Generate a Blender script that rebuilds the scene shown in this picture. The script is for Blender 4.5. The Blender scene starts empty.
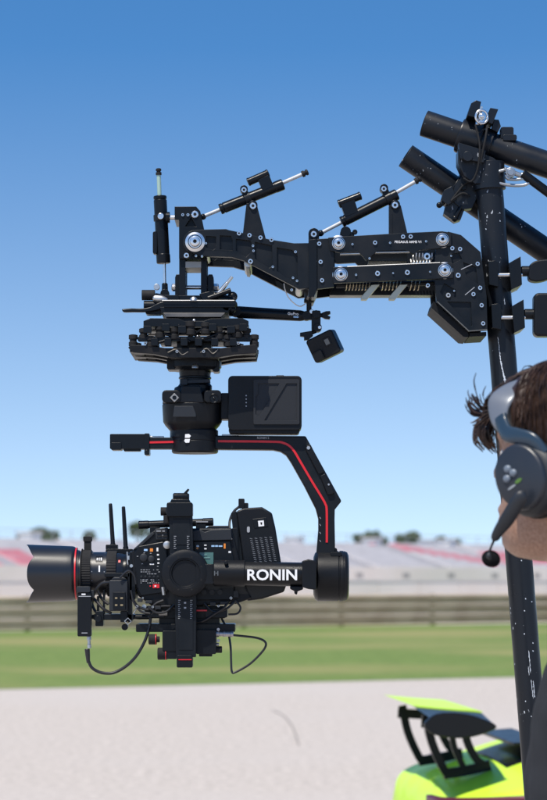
import bpy, bmesh, math, random
from mathutils import Vector, Matrix, noise
from mathutils.geometry import tessellate_polygon
R = math.radians
random.seed(7)
C = bpy.context.scene.collection
SC = bpy.context.scene

# ------------------------------------------------------------------ camera
FPX = 2360.0          # focal length in photo pixels (800 px tall frame)
CAMZ = 1.5
cd = bpy.data.cameras.new('camera'); cam = bpy.data.objects.new('camera', cd); C.objects.link(cam)
cam.location = (0, 0, CAMZ); cam.rotation_euler = (R(90), 0, 0)
cd.sensor_fit = 'VERTICAL'; cd.sensor_height = 36; cd.sensor_width = 24.6
cd.lens = FPX/800*36; cd.shift_y = 180/800
cd.clip_start = .1; cd.clip_end = 12000
cd.dof.use_dof = True; cd.dof.focus_distance = 3.97; cd.dof.aperture_fstop = 9.0
SC.camera = cam

# ------------------------------------------------------------------ light
SUN = Vector((-.22, -.42, .88)).normalized()
w = bpy.data.worlds.new('World'); SC.world = w; w.use_nodes = True
nt = w.node_tree; nt.nodes.clear()
sky = nt.nodes.new('ShaderNodeTexSky'); sky.sky_type = 'NISHITA'; sky.sun_disc = False
sky.sun_elevation = math.asin(SUN.z); sky.sun_rotation = math.atan2(SUN.x, SUN.y)
sky.altitude = 0; sky.air_density = 1.0; sky.dust_density = 0.0; sky.ozone_density = 1.6
bg = nt.nodes.new('ShaderNodeBackground'); bg.inputs[1].default_value = .138
ow = nt.nodes.new('ShaderNodeOutputWorld')
wtc = nt.nodes.new('ShaderNodeTexCoord'); wmp = nt.nodes.new('ShaderNodeMapping')   # look a little higher into the sky: a clear horizon without yellow haze
wmp.inputs['Scale'].default_value = (1, 1, 1.45); wmp.inputs['Location'].default_value = (0, 0, .112)
whs = nt.nodes.new('ShaderNodeHueSaturation'); wsp = nt.nodes.new('ShaderNodeSeparateXYZ'); wmr = nt.nodes.new('ShaderNodeMapRange')
wmr.inputs[1].default_value = 0; wmr.inputs[2].default_value = .22; wmr.inputs[3].default_value = .86; wmr.inputs[4].default_value = 1.32
nt.links.new(wtc.outputs['Generated'], wsp.inputs[0]); nt.links.new(wsp.outputs[2], wmr.inputs[0]); nt.links.new(wmr.outputs[0], whs.inputs['Saturation'])
nt.links.new(wtc.outputs['Generated'], wmp.inputs[0]); nt.links.new(wmp.outputs[0], sky.inputs[0])
nt.links.new(sky.outputs[0], whs.inputs['Color']); nt.links.new(whs.outputs[0], bg.inputs[0]); nt.links.new(bg.outputs[0], ow.inputs[0])
sd = bpy.data.lights.new('sun', 'SUN'); sd.energy = 4.5; sd.angle = R(.53); sd.color = (1, .93, .82)
so = bpy.data.objects.new('sun', sd); C.objects.link(so); so.rotation_euler = SUN.to_track_quat('Z', 'Y').to_euler()
so.location = (-5, -2, 12)
SC.view_settings.view_transform = 'Standard'; SC.view_settings.look = 'None'
SC.view_settings.exposure = .3; SC.view_settings.gamma = 1; SC.view_settings.use_curve_mapping = False
SC.render.engine = 'CYCLES'

# ------------------------------------------------------------------ materials
MATS = {}
def mat(name, col, rough=.5, metal=0., var=.0, vscale=30., bump=0., bscale=200., spec=.5, col2=None, coat=0., aniso=0):
    if name in MATS: return MATS[name]
    m = bpy.data.materials.new(name); m.use_nodes = True; n = m.node_tree; L = n.links
    b = n.nodes['Principled BSDF']
    b.inputs['Base Color'].default_value = (*col, 1); b.inputs['Roughness'].default_value = rough
    b.inputs['Metallic'].default_value = metal; b.inputs['Specular IOR Level'].default_value = spec
    b.inputs['Coat Weight'].default_value = coat; b.inputs['Coat Roughness'].default_value = .08
    tc = n.nodes.new('ShaderNodeTexCoord')
    if var > 0 or col2:
        nz = n.nodes.new('ShaderNodeTexNoise'); nz.inputs['Scale'].default_value = vscale; nz.inputs['Detail'].default_value = 6
        L.new(tc.outputs['Object'], nz.inputs['Vector'])
        mr = n.nodes.new('ShaderNodeMapRange'); mr.inputs[1].default_value = .3; mr.inputs[2].default_value = .7
        mr.inputs[3].default_value = max(.04, rough-var); mr.inputs[4].default_value = min(1, rough+var)
        L.new(nz.outputs[0], mr.inputs[0]); L.new(mr.outputs[0], b.inputs['Roughness'])
        if col2:
            rp = n.nodes.new('ShaderNodeValToRGB'); rp.color_ramp.elements[0].position = .35; rp.color_ramp.elements[1].position = .68
            rp.color_ramp.elements[0].color = (*col, 1); rp.color_ramp.elements[1].color = (*col2, 1)
            L.new(nz.outputs[0], rp.inputs[0]); L.new(rp.outputs[0], b.inputs['Base Color'])
    if bump > 0:
        n2 = n.nodes.new('ShaderNodeTexNoise'); n2.inputs['Scale'].default_value = bscale; n2.inputs['Detail'].default_value = 4
        L.new(tc.outputs['Object'], n2.inputs['Vector'])
        bp = n.nodes.new('ShaderNodeBump'); bp.inputs['Strength'].default_value = bump; bp.inputs['Distance'].default_value = .002
        L.new(n2.outputs[0], bp.inputs['Height']); L.new(bp.outputs[0], b.inputs['Normal'])
    MATS[name] = m; return m

ANO = mat('black_anodised', (.006, .0075, .010), .30, 0, .07, 25, .05, 900, spec=.2)
ANO2 = mat('black_anodised_satin', (.006, .008, .011), .38, 0, .10, 22, .06, 700, spec=.2, col2=(.013, .015, .018))
PLA = mat('black_plastic', (.007, .008, .010), .38, 0, .1, 20, .15, 1400, spec=.22)
PLG = mat('charcoal_plastic', (.020, .023, .028), .5, 0, .08, 14, .12, 1500, spec=.3)
RUB = mat('black_rubber', (.012, .012, .013), .75, 0, .08, 40, .2, 800, spec=.3)
STL = mat('bright_steel', (.72, .72, .72), .3, 1)
ALU = mat('bare_aluminium', (.55, .55, .54), .42, 1, .1, 40)
GLD = mat('spring_steel', (.50, .43, .30), .38, 1, .1, 60)
ROD = mat('satin_rod', (.46, .47, .48), .55, .15)
HOLE = mat('socket_black', (.004, .004, .005), .8)
RED = mat('red_paint', (.62, .012, .02), .4, 0, .05)
WHT = mat('white_print', (.8, .8, .8), .5)
GRY = mat('grey_print', (.35, .36, .38), .5)
ORG = mat('orange_button', (.8, .25, .03), .4)
LBL = mat('pale_blue_print', (.35, .55, .8), .4)
GRN = mat('green_print', (.2, .5, .03), .4)
LCD = mat('lcd_teal', (.07, .17, .16), .2)
CAB = mat('black_cable', (.012, .012, .014), .4, 0, .05)
WCAB = mat('white_cable', (.7, .7, .68), .5)
BLU = mat('slate_blue_plastic', (.022, .04, .062), .3, 0, .05)
TINT = mat('green_tinted_steel', (.36, .50, .42), .5, .2)

def paint_mat(name, col, chips, cscale=110., thr=.70):
    m = bpy.data.materials.new(name); m.use_nodes = True; n = m.node_tree; L = n.links
    b = n.nodes['Principled BSDF']; tc = n.nodes.new('ShaderNodeTexCoord')
    mp = n.nodes.new('ShaderNodeMapping'); mp.inputs['Scale'].default_value = (1, 1, .45)
    L.new(tc.outputs['Object'], mp.inputs[0])
    a = n.nodes.new('ShaderNodeTexNoise'); a.inputs['Scale'].default_value = cscale; a.inputs['Detail'].default_value = 3
    c = n.nodes.new('ShaderNodeTexNoise'); c.inputs['Scale'].default_value = 9; c.inputs['Detail'].default_value = 2
    L.new(mp.outputs[0], a.inputs['Vector']); L.new(tc.outputs['Object'], c.inputs['Vector'])
    ad = n.nodes.new('ShaderNodeMath'); ad.operation = 'MULTIPLY_ADD'; ad.inputs[1].default_value = .35
    L.new(c.outputs[0], ad.inputs[0]); L.new(a.outputs[0], ad.inputs[2])
    g = n.nodes.new('ShaderNodeMath'); g.operation = 'GREATER_THAN'; g.inputs[1].default_value = thr+.175
    L.new(ad.outputs[0], g.inputs[0])
    mx = n.nodes.new('ShaderNodeMix'); mx.data_type = 'RGBA'
    mx.inputs[6].default_value = (*col, 1); mx.inputs[7].default_value = (*chips, 1)
    L.new(g.outputs[0], mx.inputs[0]); L.new(mx.outputs[2], b.inputs['Base Color'])
    r = n.nodes.new('ShaderNodeMapRange'); r.inputs[1].default_value = .3; r.inputs[2].default_value = .7
    r.inputs[3].default_value = .24; r.inputs[4].default_value = .5; b.inputs['Specular IOR Level'].default_value = .3
    d = n.nodes.new('ShaderNodeTexNoise'); d.inputs['Scale'].default_value = 16; d.inputs['Detail'].default_value = 5
    L.new(tc.outputs['Object'], d.inputs['Vector']); L.new(d.outputs[0], r.inputs[0]); L.new(r.outputs[0], b.inputs['Roughness'])
    bp = n.nodes.new('ShaderNodeBump'); bp.inputs['Strength'].default_value = .12; bp.inputs['Distance'].default_value = .001
    L.new(d.outputs[0], bp.inputs['Height']); L.new(bp.outputs[0], b.inputs['Normal'])
    return m
PIPE = paint_mat('chipped_black_paint', (.009, .011, .015), (.42, .45, .48), 230, .735)
CLMP = paint_mat('worn_black_clamp', (.008, .010, .014), (.3, .31, .33), 260, .75)

# ------------------------------------------------------------------ helpers
def S(D): return D/FPX
def P(u, v, wd, D=4.0):
    s = D/FPX
    return Vector(((u-273.5)*s, D+wd*s, CAMZ+(580-v)*s))

class MB:
    """mesh builder working in photo-pixel units at distance D (w = depth away from the camera, same unit)"""
    def __init__(s, D=4.0, ref=0.): s.bm = bmesh.new(); s.D = D; s.k = 1+ref/FPX; s.mi = 0
    def pt(s, u, v, wd=0.):
        return P(273.5+(u-273.5)*s.k, 580+(v-580)*s.k, wd, s.D)
    def face(s, vs, smooth=False):
        try:
            f = s.bm.faces.new(vs); f.material_index = s.mi; f.smooth = True; return f
        except ValueError: return None
    def prism(s, poly, w0, w1):
        a = [s.bm.verts.new(s.pt(u, v, w0)) for u, v in poly]
        b = [s.bm.verts.new(s.pt(u, v, w1)) for u, v in poly]
        s.face(a); s.face(b[::-1]); n = len(poly)
        for i in range(n): s.face((a[i], b[i], b[(i+1) % n], a[(i+1) % n]))
        return s
    def plate(s, poly, w0, w1, pockets=(), depth=2.):
        """flat plate with recessed pockets on the front face"""
        loops = [list(poly)]+[list(p) for p in pockets]
        vs = [[s.bm.verts.new(s.pt(u, v, w0)) for u, v in lp] for lp in loops]
        flat = [x for lp in vs for x in lp]
        for t in tessellate_polygon([[Vector((u, v, 0)) for u, v in lp] for lp in loops]): s.face([flat[i] for i in t])
        b = [s.bm.verts.new(s.pt(u, v, w1)) for u, v in poly]; s.face(b[::-1]); n = len(poly)
        for i in range(n): s.face((vs[0][i], b[i], b[(i+1) % n], vs[0][(i+1) % n]))
        for lp, pk in zip(vs[1:], pockets):
            c = [s.bm.verts.new(s.pt(u, v, w0+depth)) for u, v in pk]; s.face(c); n = len(pk)
            for i in range(n): s.face((lp[i], c[i], c[(i+1) % n], lp[(i+1) % n]))
        return s
    def box(s, u0, v0, u1, v1, w0, w1, r=0.):
        if r > 0: return s.prism(rrect(u0, v0, u1, v1, r), w0, w1)
        return s.prism([(u0, v0), (u1, v0), (u1, v1), (u0, v1)], w0, w1)
    def lathe(s, a, b, prof, n=28, cap=True):
        """revolve about the axis a->b ; prof = [(t along axis in px, radius px)]"""
        A = s.pt(*a); B = s.pt(*b); ax = (B-A).normalized(); sc = S(s.D)
        e1 = ax.orthogonal().normalized(); e2 = ax.cross(e1); rings = []
        for t, r in prof:
            c = A+ax*(t*sc)
            if r <= 1e-6: rings.append([s.bm.verts.new(c)]); continue
            rings.append([s.bm.verts.new(c+(e1*math.cos(q)+e2*math.sin(q))*r*sc) for q in (2*math.pi*i/n for i in range(n))])
        for p, q in zip(rings, rings[1:]):
            if len(p) == 1 and len(q) == 1: continue
            for i in range(n):
                j = (i+1) % n
                if len(p) == 1: s.face((p[0], q[j], q[i]))
                elif len(q) == 1: s.face((p[i], p[j], q[0]))
                else: s.face((p[i], p[j], q[j], q[i]))
        if cap:
            if len(rings[0]) > 1: s.face(rings[0][::-1])
            if len(rings[-1]) > 1: s.face(rings[-1])
        return s
    def cyl(s, a, b, r, r2=None, n=24):
        L = (s.pt(*b)-s.pt(*a)).length/S(s.D)
        return s.lathe(a, b, [(0, r), (L, r if r2 is None else r2)], n)
    def disc(s, u, v, w0, w1, r, n=28):   # axis along depth
        return s.cyl((u, v, w0), (u, v, w1), r, None, n)
    def tube(s, pts, r, n=10, sub=6, r1=None):
        P3 = [s.pt(*p) for p in pts]; sm = catmull(P3, sub) if len(P3) > 2 else P3
        sc = S(s.D); prev = None; rings = []
        for i, c in enumerate(sm):
            d = (sm[min(i+1, len(sm)-1)]-sm[max(i-1, 0)]).normalized()
            e1 = d.orthogonal().normalized() if prev is None else (prev-d*prev.dot(d)).normalized()
            prev = e1; e2 = d.cross(e1); rr = r+(0 if r1 is None else (r1-r)*i/(len(sm)-1))
            rings.append([s.bm.verts.new(c+(e1*math.cos(q)+e2*math.sin(q))*rr*sc) for q in (2*math.pi*k/n for k in range(n))])
        for p, q in zip(rings, rings[1:]):
            for i in range(n): s.face((p[i], p[(i+1) % n], q[(i+1) % n], q[i]))
        s.face(rings[0][::-1]); s.face(rings[-1]); return s
    def ball(s, u, v, wd, r, sq=1., n=16):
        c = s.pt(u, v, wd); m = Matrix.Translation(c) @ Matrix.Diagonal((1, 1, sq, 1))
        g = bmesh.ops.create_uvsphere(s.bm, u_segments=n, v_segments=n//2, radius=r*S(s.D), matrix=m)
        for f in {f for x in g['verts'] for f in x.link_faces}: f.smooth = True; f.material_index = s.mi
        return s
    def bolt(s, u, v, wf, r, hole=True, dirw=-1):
        """socket cap screw whose head faces the camera, standing on the plane w=wf"""
        m0 = s.mi
        s.lathe((u, v, wf+.6), (u, v, wf-5), [(0, r), (1.5, r), (2.0, r*.86), (2.01, r*.45), (1.2, r*.45)], 18, cap=True)
        if hole:
            s.mi = 1; s.lathe((u, v, wf-1.0), (u, v, wf-5), [(0, r*.44), (.1, r*.44)], 12); s.mi = m0  # black disc paints the shade down in the screw recess
        return s

def rrect(u0, v0, u1, v1, r, n=4):
    o = []
    for cx, cy, a0 in ((u1-r, v0+r, -90), (u1-r, v1-r, 0), (u0+r, v1-r, 90), (u0+r, v0+r, 180)):
        for i in range(n+1):
            a = R(a0+90*i/n); o.append((cx+r*math.cos(a), cy+r*math.sin(a)))
    return o
def circ(u, v, r, n=24, a0=0, a1=360):
    full = abs(a1-a0) >= 360; k = n if full else n+1
    return [(u+r*math.cos(R(a0+(a1-a0)*i/n)), v+r*math.sin(R(a0+(a1-a0)*i/n))) for i in range(k)]
def catmull(p, sub):
    q = [p[0]*2-p[1]]+list(p)+[p[-1]*2-p[-2]]; o = []
    for i in range(1, len(q)-2):
        for k in range(sub):
            t = k/sub; a, b, c, d = q[i-1], q[i], q[i+1], q[i+2]
            o.append(.5*((2*b)+(c-a)*t+(2*a-5*b+4*c-d)*t*t+(3*b-a-3*c+d)*t**3))
    o.append(p[-1]); return o
def smooth2(pts, sub=5):
    o = catmull([Vector((a, b, 0)) for a, b in pts], sub); return [(x.x, x.y) for x in o]
def band(path, wid):
    """closed outline of a strip of given width following a 2D path"""
    L, Rr = [], []
    for i, (x, y) in enumerate(path):
        a = path[max(i-1, 0)]; b = path[min(i+1, len(path)-1)]
        d = Vector((b[0]-a[0], b[1]-a[1])).normalized(); n = Vector((-d.y, d.x))*wid/2
        L.append((x+n.x, y+n.y)); Rr.append((x-n.x, y-n.y))
    return L+Rr[::-1]

ORG0 = {}
def thing(name, label, cat, loc=(0, 0, 0), group=None, kind=None):
    o = bpy.data.objects.new(name, None); C.objects.link(o); o.location = loc; o.empty_display_size = .05
    tag(o, label, cat, group, kind); ORG0[o.name] = Vector(loc); return o
def tag(o, label=None, cat=None, group=None, kind=None):
    if label: o['label'] = label
    if cat: o['category'] = cat
    if group: o['group'] = group
    if kind: o['kind'] = kind
    return o
def obj(name, mb, mats, parent=None, bev=.35, org=None, label=None, ang=38, seg=2):
    """bev in px-units at the builder's distance"""
    bm = mb.bm if isinstance(mb, MB) else mb
    sc = S(mb.D) if isinstance(mb, MB) else .001
    bmesh.ops.recalc_face_normals(bm, faces=bm.faces[:])
    for e in bm.edges:
        if len(e.link_faces) == 2 and e.calc_face_angle(0) > R(ang): e.smooth = False
    if parent is not None: o0 = ORG0[parent.name]
    else:
        o0 = Vector(org) if org is not None else sum((v.co for v in bm.verts), Vector())/max(1, len(bm.verts))
    for v in bm.verts: v.co -= o0
    me = bpy.data.meshes.new(name); bm.to_mesh(me); bm.free()
    for m in (mats if isinstance(mats, (list, tuple)) else [mats]): me.materials.append(m)
    o = bpy.data.objects.new(name, me); C.objects.link(o); ORG0[o.name] = o0
    if parent is not None: o.parent = parent
    else: o.location = o0
    if bev > 0:
        b = o.modifiers.new('edge', 'BEVEL'); b.width = bev*sc; b.segments = seg; b.limit_method = 'ANGLE'; b.angle_limit = R(ang)
        wn = o.modifiers.new('normals', 'WEIGHTED_NORMAL'); wn.keep_sharp = True; wn.weight = 60
    if label: o['label'] = label
    return o
def text(name, s, u, v, wd, size, m, parent, D=4.0, ref=0., rot=0., bold=0., ext=.12, align='LEFT', sx=1., tilt=None):
    cu = bpy.data.curves.new(name, 'FONT'); cu.body = s; cu.size = size*S(D); cu.extrude = ext*S(D); cu.offset = bold*S(D)
    cu.align_x = align; cu.resolution_u = 3
    t = bpy.data.objects.new(name, cu); C.objects.link(t)
    bpy.context.view_layer.update()
    me = bpy.data.meshes.new_from_object(t.evaluated_get(bpy.context.evaluated_depsgraph_get()))
    bpy.data.objects.remove(t)
    k = 1+ref/FPX
    p = P(273.5+(u-273.5)*k, 580+(v-580)*k, wd, D)
    M = Matrix.Translation(p-ORG0[parent.name]) @ Matrix.Rotation(R(90), 4, 'X') @ Matrix.Rotation(R(rot), 4, 'Z') @ Matrix.Diagonal((sx, 1, 1, 1))
    if tilt is not None: M = Matrix.Translation(p-ORG0[parent.name]) @ tilt @ Matrix.Diagonal((sx, 1, 1, 1))
    me.transform(M); me.materials.clear(); me.materials.append(m)
    o = bpy.data.objects.new(name, me); C.objects.link(o); o.parent = parent; ORG0[o.name] = ORG0[parent.name]
    return o

# ================================================================== SETTING
def ground_mat(name, c1, c2, s1, c3=None, s2=.12, rough=.9, bump=.3, stretch=(1, 1, 1)):
    m = bpy.data.materials.new(name); m.use_nodes = True; n = m.node_tree; L = n.links
    b = n.nodes['Principled BSDF']; b.inputs['Roughness'].default_value = rough; b.inputs['Specular IOR Level'].default_value = .2
    tc = n.nodes.new('ShaderNodeTexCoord'); mp = n.nodes.new('ShaderNodeMapping'); mp.inputs['Scale'].default_value = stretch
    L.new(tc.outputs['Object'], mp.inputs[0])
    a = n.nodes.new('ShaderNodeTexNoise'); a.inputs['Scale'].default_value = s1; a.inputs['Detail'].default_value = 8; a.inputs['Roughness'].default_value = .7
    L.new(mp.outputs[0], a.inputs[0])
    rp = n.nodes.new('ShaderNodeValToRGB'); rp.color_ramp.elements[0].position = .32; rp.color_ramp.elements[1].position = .68
    rp.color_ramp.elements[0].color = (*c1, 1); rp.color_ramp.elements[1].color = (*c2, 1); L.new(a.outputs[0], rp.inputs[0])
    out = rp.outputs[0]
    if c3:
        d = n.nodes.new('ShaderNodeTexNoise'); d.inputs['Scale'].default_value = s2; d.inputs['Detail'].default_value = 5
        L.new(mp.outputs[0], d.inputs[0])
        r2 = n.nodes.new('ShaderNodeMapRange'); r2.inputs[1].default_value = .47; r2.inputs[2].default_value = .62; L.new(d.outputs[0], r2.inputs[0])
        mx = n.nodes.new('ShaderNodeMix'); mx.data_type = 'RGBA'; mx.inputs[7].default_value = (*c3, 1)
        L.new(r2.outputs[0], mx.inputs[0]); L.new(out, mx.inputs[6]); out = mx.outputs[2]
    L.new(out, b.inputs['Base Color'])
    bp = n.nodes.new('ShaderNodeBump'); bp.inputs['Strength'].default_value = bump; bp.inputs['Distance'].default_value = .02
    L.new(a.outputs[0], bp.inputs['Height']); L.new(bp.outputs[0], b.inputs['Normal'])
    return m
M_TRACK = ground_mat('pale_dusty_asphalt', (.34, .30, .262), (.62, .55, .485), 14, (.49, .44, .395), .12)
M_GRASS = ground_mat('dry_mown_grass', (.10, .155, .035), (.19, .25, .065), 3.2, (.25, .245, .09), .12, stretch=(.8, 1, 1))
M_DIRT = ground_mat('beyond_ground', (.42, .36, .31), (.55, .48, .42), .5, (.2, .22, .09), .05)
UDIR = Vector((17.4, 14.0, 0)).normalized(); NDIR = Vector((-UDIR.y, UDIR.x, 0))
def row(k, t, z=0.):     # point on the line at scale k (k=1: the guardrail), t metres along
    return Vector((-7.9*k, 68*k, 0))+UDIR*t+Vector((0, 0, z))
def sheet(name, pts, z, m):
    bm = bmesh.new(); bm.faces.new([bm.verts.new((x, y, z)) for x, y in pts])
    o = obj(name, bm, m, bev=0, org=(0, 0, 0)); o['kind'] = 'structure'; return o
sheet('ground', [(-7000, -3000), (7000, -3000), (7000, 9000), (-7000, 9000)], 0, M_DIRT)
ND = Vector((7.9, 4.3, 0)).normalized()
def line_pts(o, d, a, b): return (Vector(o)+Vector(d)*a).xy[:], (Vector(o)+Vector(d)*b).xy[:]
n0, n1 = line_pts((-3.75, 32.2, 0), ND, -70, 110)
f0, f1 = line_pts((-7.9, 68, 0), UDIR, -90, 160)
sheet('service_road', [(-60, -30), (90, -30), n1, n0], .004, M_TRACK)
sheet('grass_field', [n0, n1, f1, f0], .008, M_GRASS)
# crack / dropped wire on the pale ground
mb = MB(18.0)
# (kept as thin bitumen seam lying on the asphalt)
M_SEAM = mat('bitumen_seam', (.20, .18, .17), .8)
def gp(u, v): D = CAMZ*FPX/(v-580); return ((u-273.5)*D/FPX, D)
bm = bmesh.new(); pth = smooth2([gp(272, 711), gp(283, 716), gp(292, 727), gp(299, 746)], 6)
a = band(pth, .014); vs = [bm.verts.new((x, y, .010)) for x, y in a]; h = len(vs)//2
for i in range(h-1): bm.faces.new((vs[i], vs[i+1], vs[2*h-2-i], vs[2*h-1-i]))
o = obj('road_seam', bm, M_SEAM, bev=0, org=(0, 0, 0)); o['kind'] = 'structure'

# guardrail ---------------------------------------------------------
M_RAIL = mat('weathered_guardrail', (.36, .27, .18), .6, 0, .1, .8, col2=(.52, .42, .30))
M_POST = mat('guardrail_post', (.14, .12, .10), .6, .3, .1, 3)
def guardrail(k, t0, t1, ztop, n_beam, label, hbeam=.31, post_step=4.0, skew=0.):
    o0 = row(k, (t0+t1)/2); th = thing('guardrail', label, 'guardrail', o0)
    for b in range(n_beam):
        bm = bmesh.new(); zt = ztop-b*(hbeam+.02)
        prof = [(0, 0), (.05, -.015), (.083, -.06), (.083, -.09), (.03, -.125), (.0, -.145), (.0, -.165), (.03, -.185), (.083, -.22), (.083, -.25), (.05, -.295), (0, -.31)]
        prof = [(-x, z*hbeam/.31) for x, z in prof]
        A, B = [], []
        for x, z in prof:
            A.append(bm.verts.new(row(k, t0)+NDIR*x+Vector((0, 0, zt+z)))); B.append(bm.verts.new(row(k, t1)+NDIR*x+Vector((0, 0, zt+z))))
        A2 = [bm.verts.new(v.co+NDIR*.004) for v in A]; B2 = [bm.verts.new(v.co+NDIR*.004) for v in B]
        for i in range(len(A)-1):
            bm.faces.new((A[i], A[i+1], B[i+1], B[i])); bm.faces.new((A2[i], B2[i], B2[i+1], A2[i+1]))
        obj('beam', bm, M_RAIL, th, bev=0, ang=80)
    t = t0+1
    while t < t1:
        bm = bmesh.new(); c = row(k, t)+NDIR*.07
        bmesh.ops.create_cube(bm, size=1, matrix=Matrix.Translation(c+Vector((0, 0, (ztop+.02)/2))) @ Matrix.Rotation(math.atan2(UDIR.y, UDIR.x), 4, 'Z') @ Matrix.Diagonal((.12, .12, ztop+.02, 1)))
        obj('post', bm, M_POST, th, bev=0); t += post_step
    return th
guardrail(1.0, -12, 40, 1.02, 3, 'brown three-beam guardrail on posts along the far edge of the grass')

# pale track wall beyond
M_WALL = mat('pale_concrete', (.84, .74, .65), .85, 0, .05, .3, .3, 4, col2=(.88, .80, .72))
def wall_box(name, k, t0, t1, th_, z0, z1, m, parent=None, off=0., bm=None):
    own = bm is None
    if own: bm = bmesh.new()
    a, b = row(k, t0), row(k, t1); q = [a+NDIR*off, b+NDIR*off, b+NDIR*(off+th_), a+NDIR*(off+th_)]
    lo = [bm.verts.new(p+Vector((0, 0, z0))) for p in q]; hi = [bm.verts.new(p+Vector((0, 0, z1))) for p in q]
    bm.faces.new(lo[::-1]); bm.faces.new(hi)
    for i in range(4): bm.faces.new((lo[i], lo[(i+1) % 4], hi[(i+1) % 4], hi[i]))
    if own: return obj(name, bm, m, parent, bev=0)
th = thing('concrete_wall', 'long pale concrete barrier wall in front of the grandstand', 'wall', row(2.2, 30))
bm = bmesh.new()
for i in range(52):
    wall_box('', 2.2, -60+i*4, -60+i*4+3.96, .35, 0, 1.42+.02*math.sin(i*2.1), None, bm=bm)
obj('wall_panel', bm, M_WALL, th, bev=0)
bm = bmesh.new(); wall_box('', 2.2, -60, 150, .45, 1.46, 1.52, None, off=-.05, bm=bm)
obj('coping', bm, mat('coping_concrete', (.80, .72, .65), .8), th, bev=0)

# grandstand --------------------------------------------------------
M_TIER = mat('grandstand_concrete', (.60, .56, .54), .9, 0, .05, .25, .2, 3, col2=(.72, .68, .66))
M_AISLE = mat('aisle_steps', (.46, .45, .46), .9, 0, .05, .5)
M_PINK = mat('faded_red_seats', (.78, .26, .30), .7, 0, .05, .8, col2=(.80, .42, .44))
M_SEATG = mat('faded_grey_seats', (.66, .62, .60), .7, 0, .05, .8, col2=(.76, .72, .70))
M_DARK = mat('dark_opening', (.42, .38, .35), .9)
M_WHITE = mat('white_cabin', (.86, .86, .85), .6, 0, .05, 2)
KS = 2.95
def stand(t0, t1, label, ntier, pink):
    th = thing('grandstand', label, 'grandstand', row(KS, (t0+t1)/2))
    z0, rise, run = 2.55, .21, .8
    wall_box('front_wall', KS, t0, t1, .3, 0, 2.75, M_WALL, th)
    bm = bmesh.new()
    for i in range(ntier): wall_box('', KS, t0, t1, run, 0, z0+(i+1)*rise-.08, None, off=.31+i*run, bm=bm)
    obj('terrace', bm, M_TIER, th, bev=0)
    # aisles
    t = t0+3; ais = []
    while t < t1-2:
        bm = bmesh.new()
        for i in range(ntier): wall_box('', KS, t, t+1.5, run*.5, z0+i*rise, z0+(i+1)*rise+.03, None, off=.36+i*run, bm=bm)
        obj('aisle_stairs', bm, M_AISLE, th, bev=0); ais.append(t); t += 9.5
    for a in ais:     # seat blocks between aisles
        for m, sel in ((M_SEATG, False), (M_PINK, True)):
            bm = bmesh.new(); cnt = 0
            for i in range(ntier):
                s0 = a+1.8
                while s0 < a+9.2:
                    if pink(s0, i/ntier) == sel:
                        wall_box('', KS, s0, s0+.9, .42, z0+(i+1)*rise-.08, z0+(i+1)*rise+.18, None, off=.5+i*run, bm=bm); cnt += 1
                    s0 += .93
            if cnt: obj('seat_block', bm, m, th, bev=0, label='block of faded red seats' if sel else None)
            else: bm.free()
    for i in range(int((t1-t0)/6)):      # openings in the front wall
        bm = bmesh.new(); s0 = t0+2.5+i*6
        wall_box('', KS, s0, s0+.9,   .02, 1.75, 2.2, None, off=-.025, bm=bm)
        obj('wall_opening', bm, M_DARK, th, bev=0)
    bm = bmesh.new(); zt = z0+ntier*rise
    wall_box('', KS, t0, t1, .06, zt+1.0, zt+1.06, None, off=.31+ntier*run, bm=bm)
    wall_box('', KS, t0, t1, .05, zt+.5, zt+.55, None, off=.31+ntier*run, bm=bm)
    k = t0
    while k < t1: wall_box('', KS, k, k+.06, .06, zt-.2, zt+1.0, None, off=.31+ntier*run, bm=bm); k += 2
    obj('rear_railing', bm, mat('railing_steel', (.5, .5, .5), .5, .6), th, bev=0)
    return zt
def t_of_px(px, k):   # metres along row k seen at photo column px
    q = (px-273.5)/FPX; o = row(k, 0)
    return (q*o.y-o.x)/(UDIR.x-q*UDIR.y)
tL = t_of_px(34, KS); tA = t_of_px(436, KS); tB = t_of_px(490, KS)
def pk(t, h):
    if t < t_of_px(52, KS): return h < .56
    if t > tA-2: return (abs((t-tA)-(1-h)*11) < 2.0) or (t > tA+9 and .15 < h < .62)
    return False
zt = stand(-40, 18, 'left section of the distant grey grandstand with a block of red seats', 12, pk)
stand(19.5, 110, 'right section of the distant grey grandstand with a slanting red seat pattern', 12, pk)
# white cabins on the back rim
for i, (px, wd_, hh) in enumerate(((375, .9, .8), (432, .8, .7), (450, .9, .8), (31, 1.1, .9), (297, .9, .8))):
    t = t_of_px(px, KS*1.06); th = thing('rooftop_cabin', ['white cabin behind the stand between the two big round trees', 'small white cabin left of the slanting red seats', 'white cabin just right of the slanting red seats top',
        'wide white cabin on the far left rim of the stand', 'white cabin above the gimbal arm lettering'][i], 'cabin', row(KS*1.06, t), group='white cabins along the top of the grandstand')
    bm = bmesh.new(); wall_box('', KS*1.06, t, t+wd_, 2, 0, zt+hh*.75, None, bm=bm); obj('wall', bm, M_WHITE, th, bev=0)
    bm = bmesh.new(); wall_box('', KS*1.06, t-.15, t+wd_+.15, 2.3, zt+hh*.75+.003, zt+hh*.75+.15, None, off=-.15, bm=bm); obj('roof', bm, M_SEATG, th, bev=0)

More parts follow.
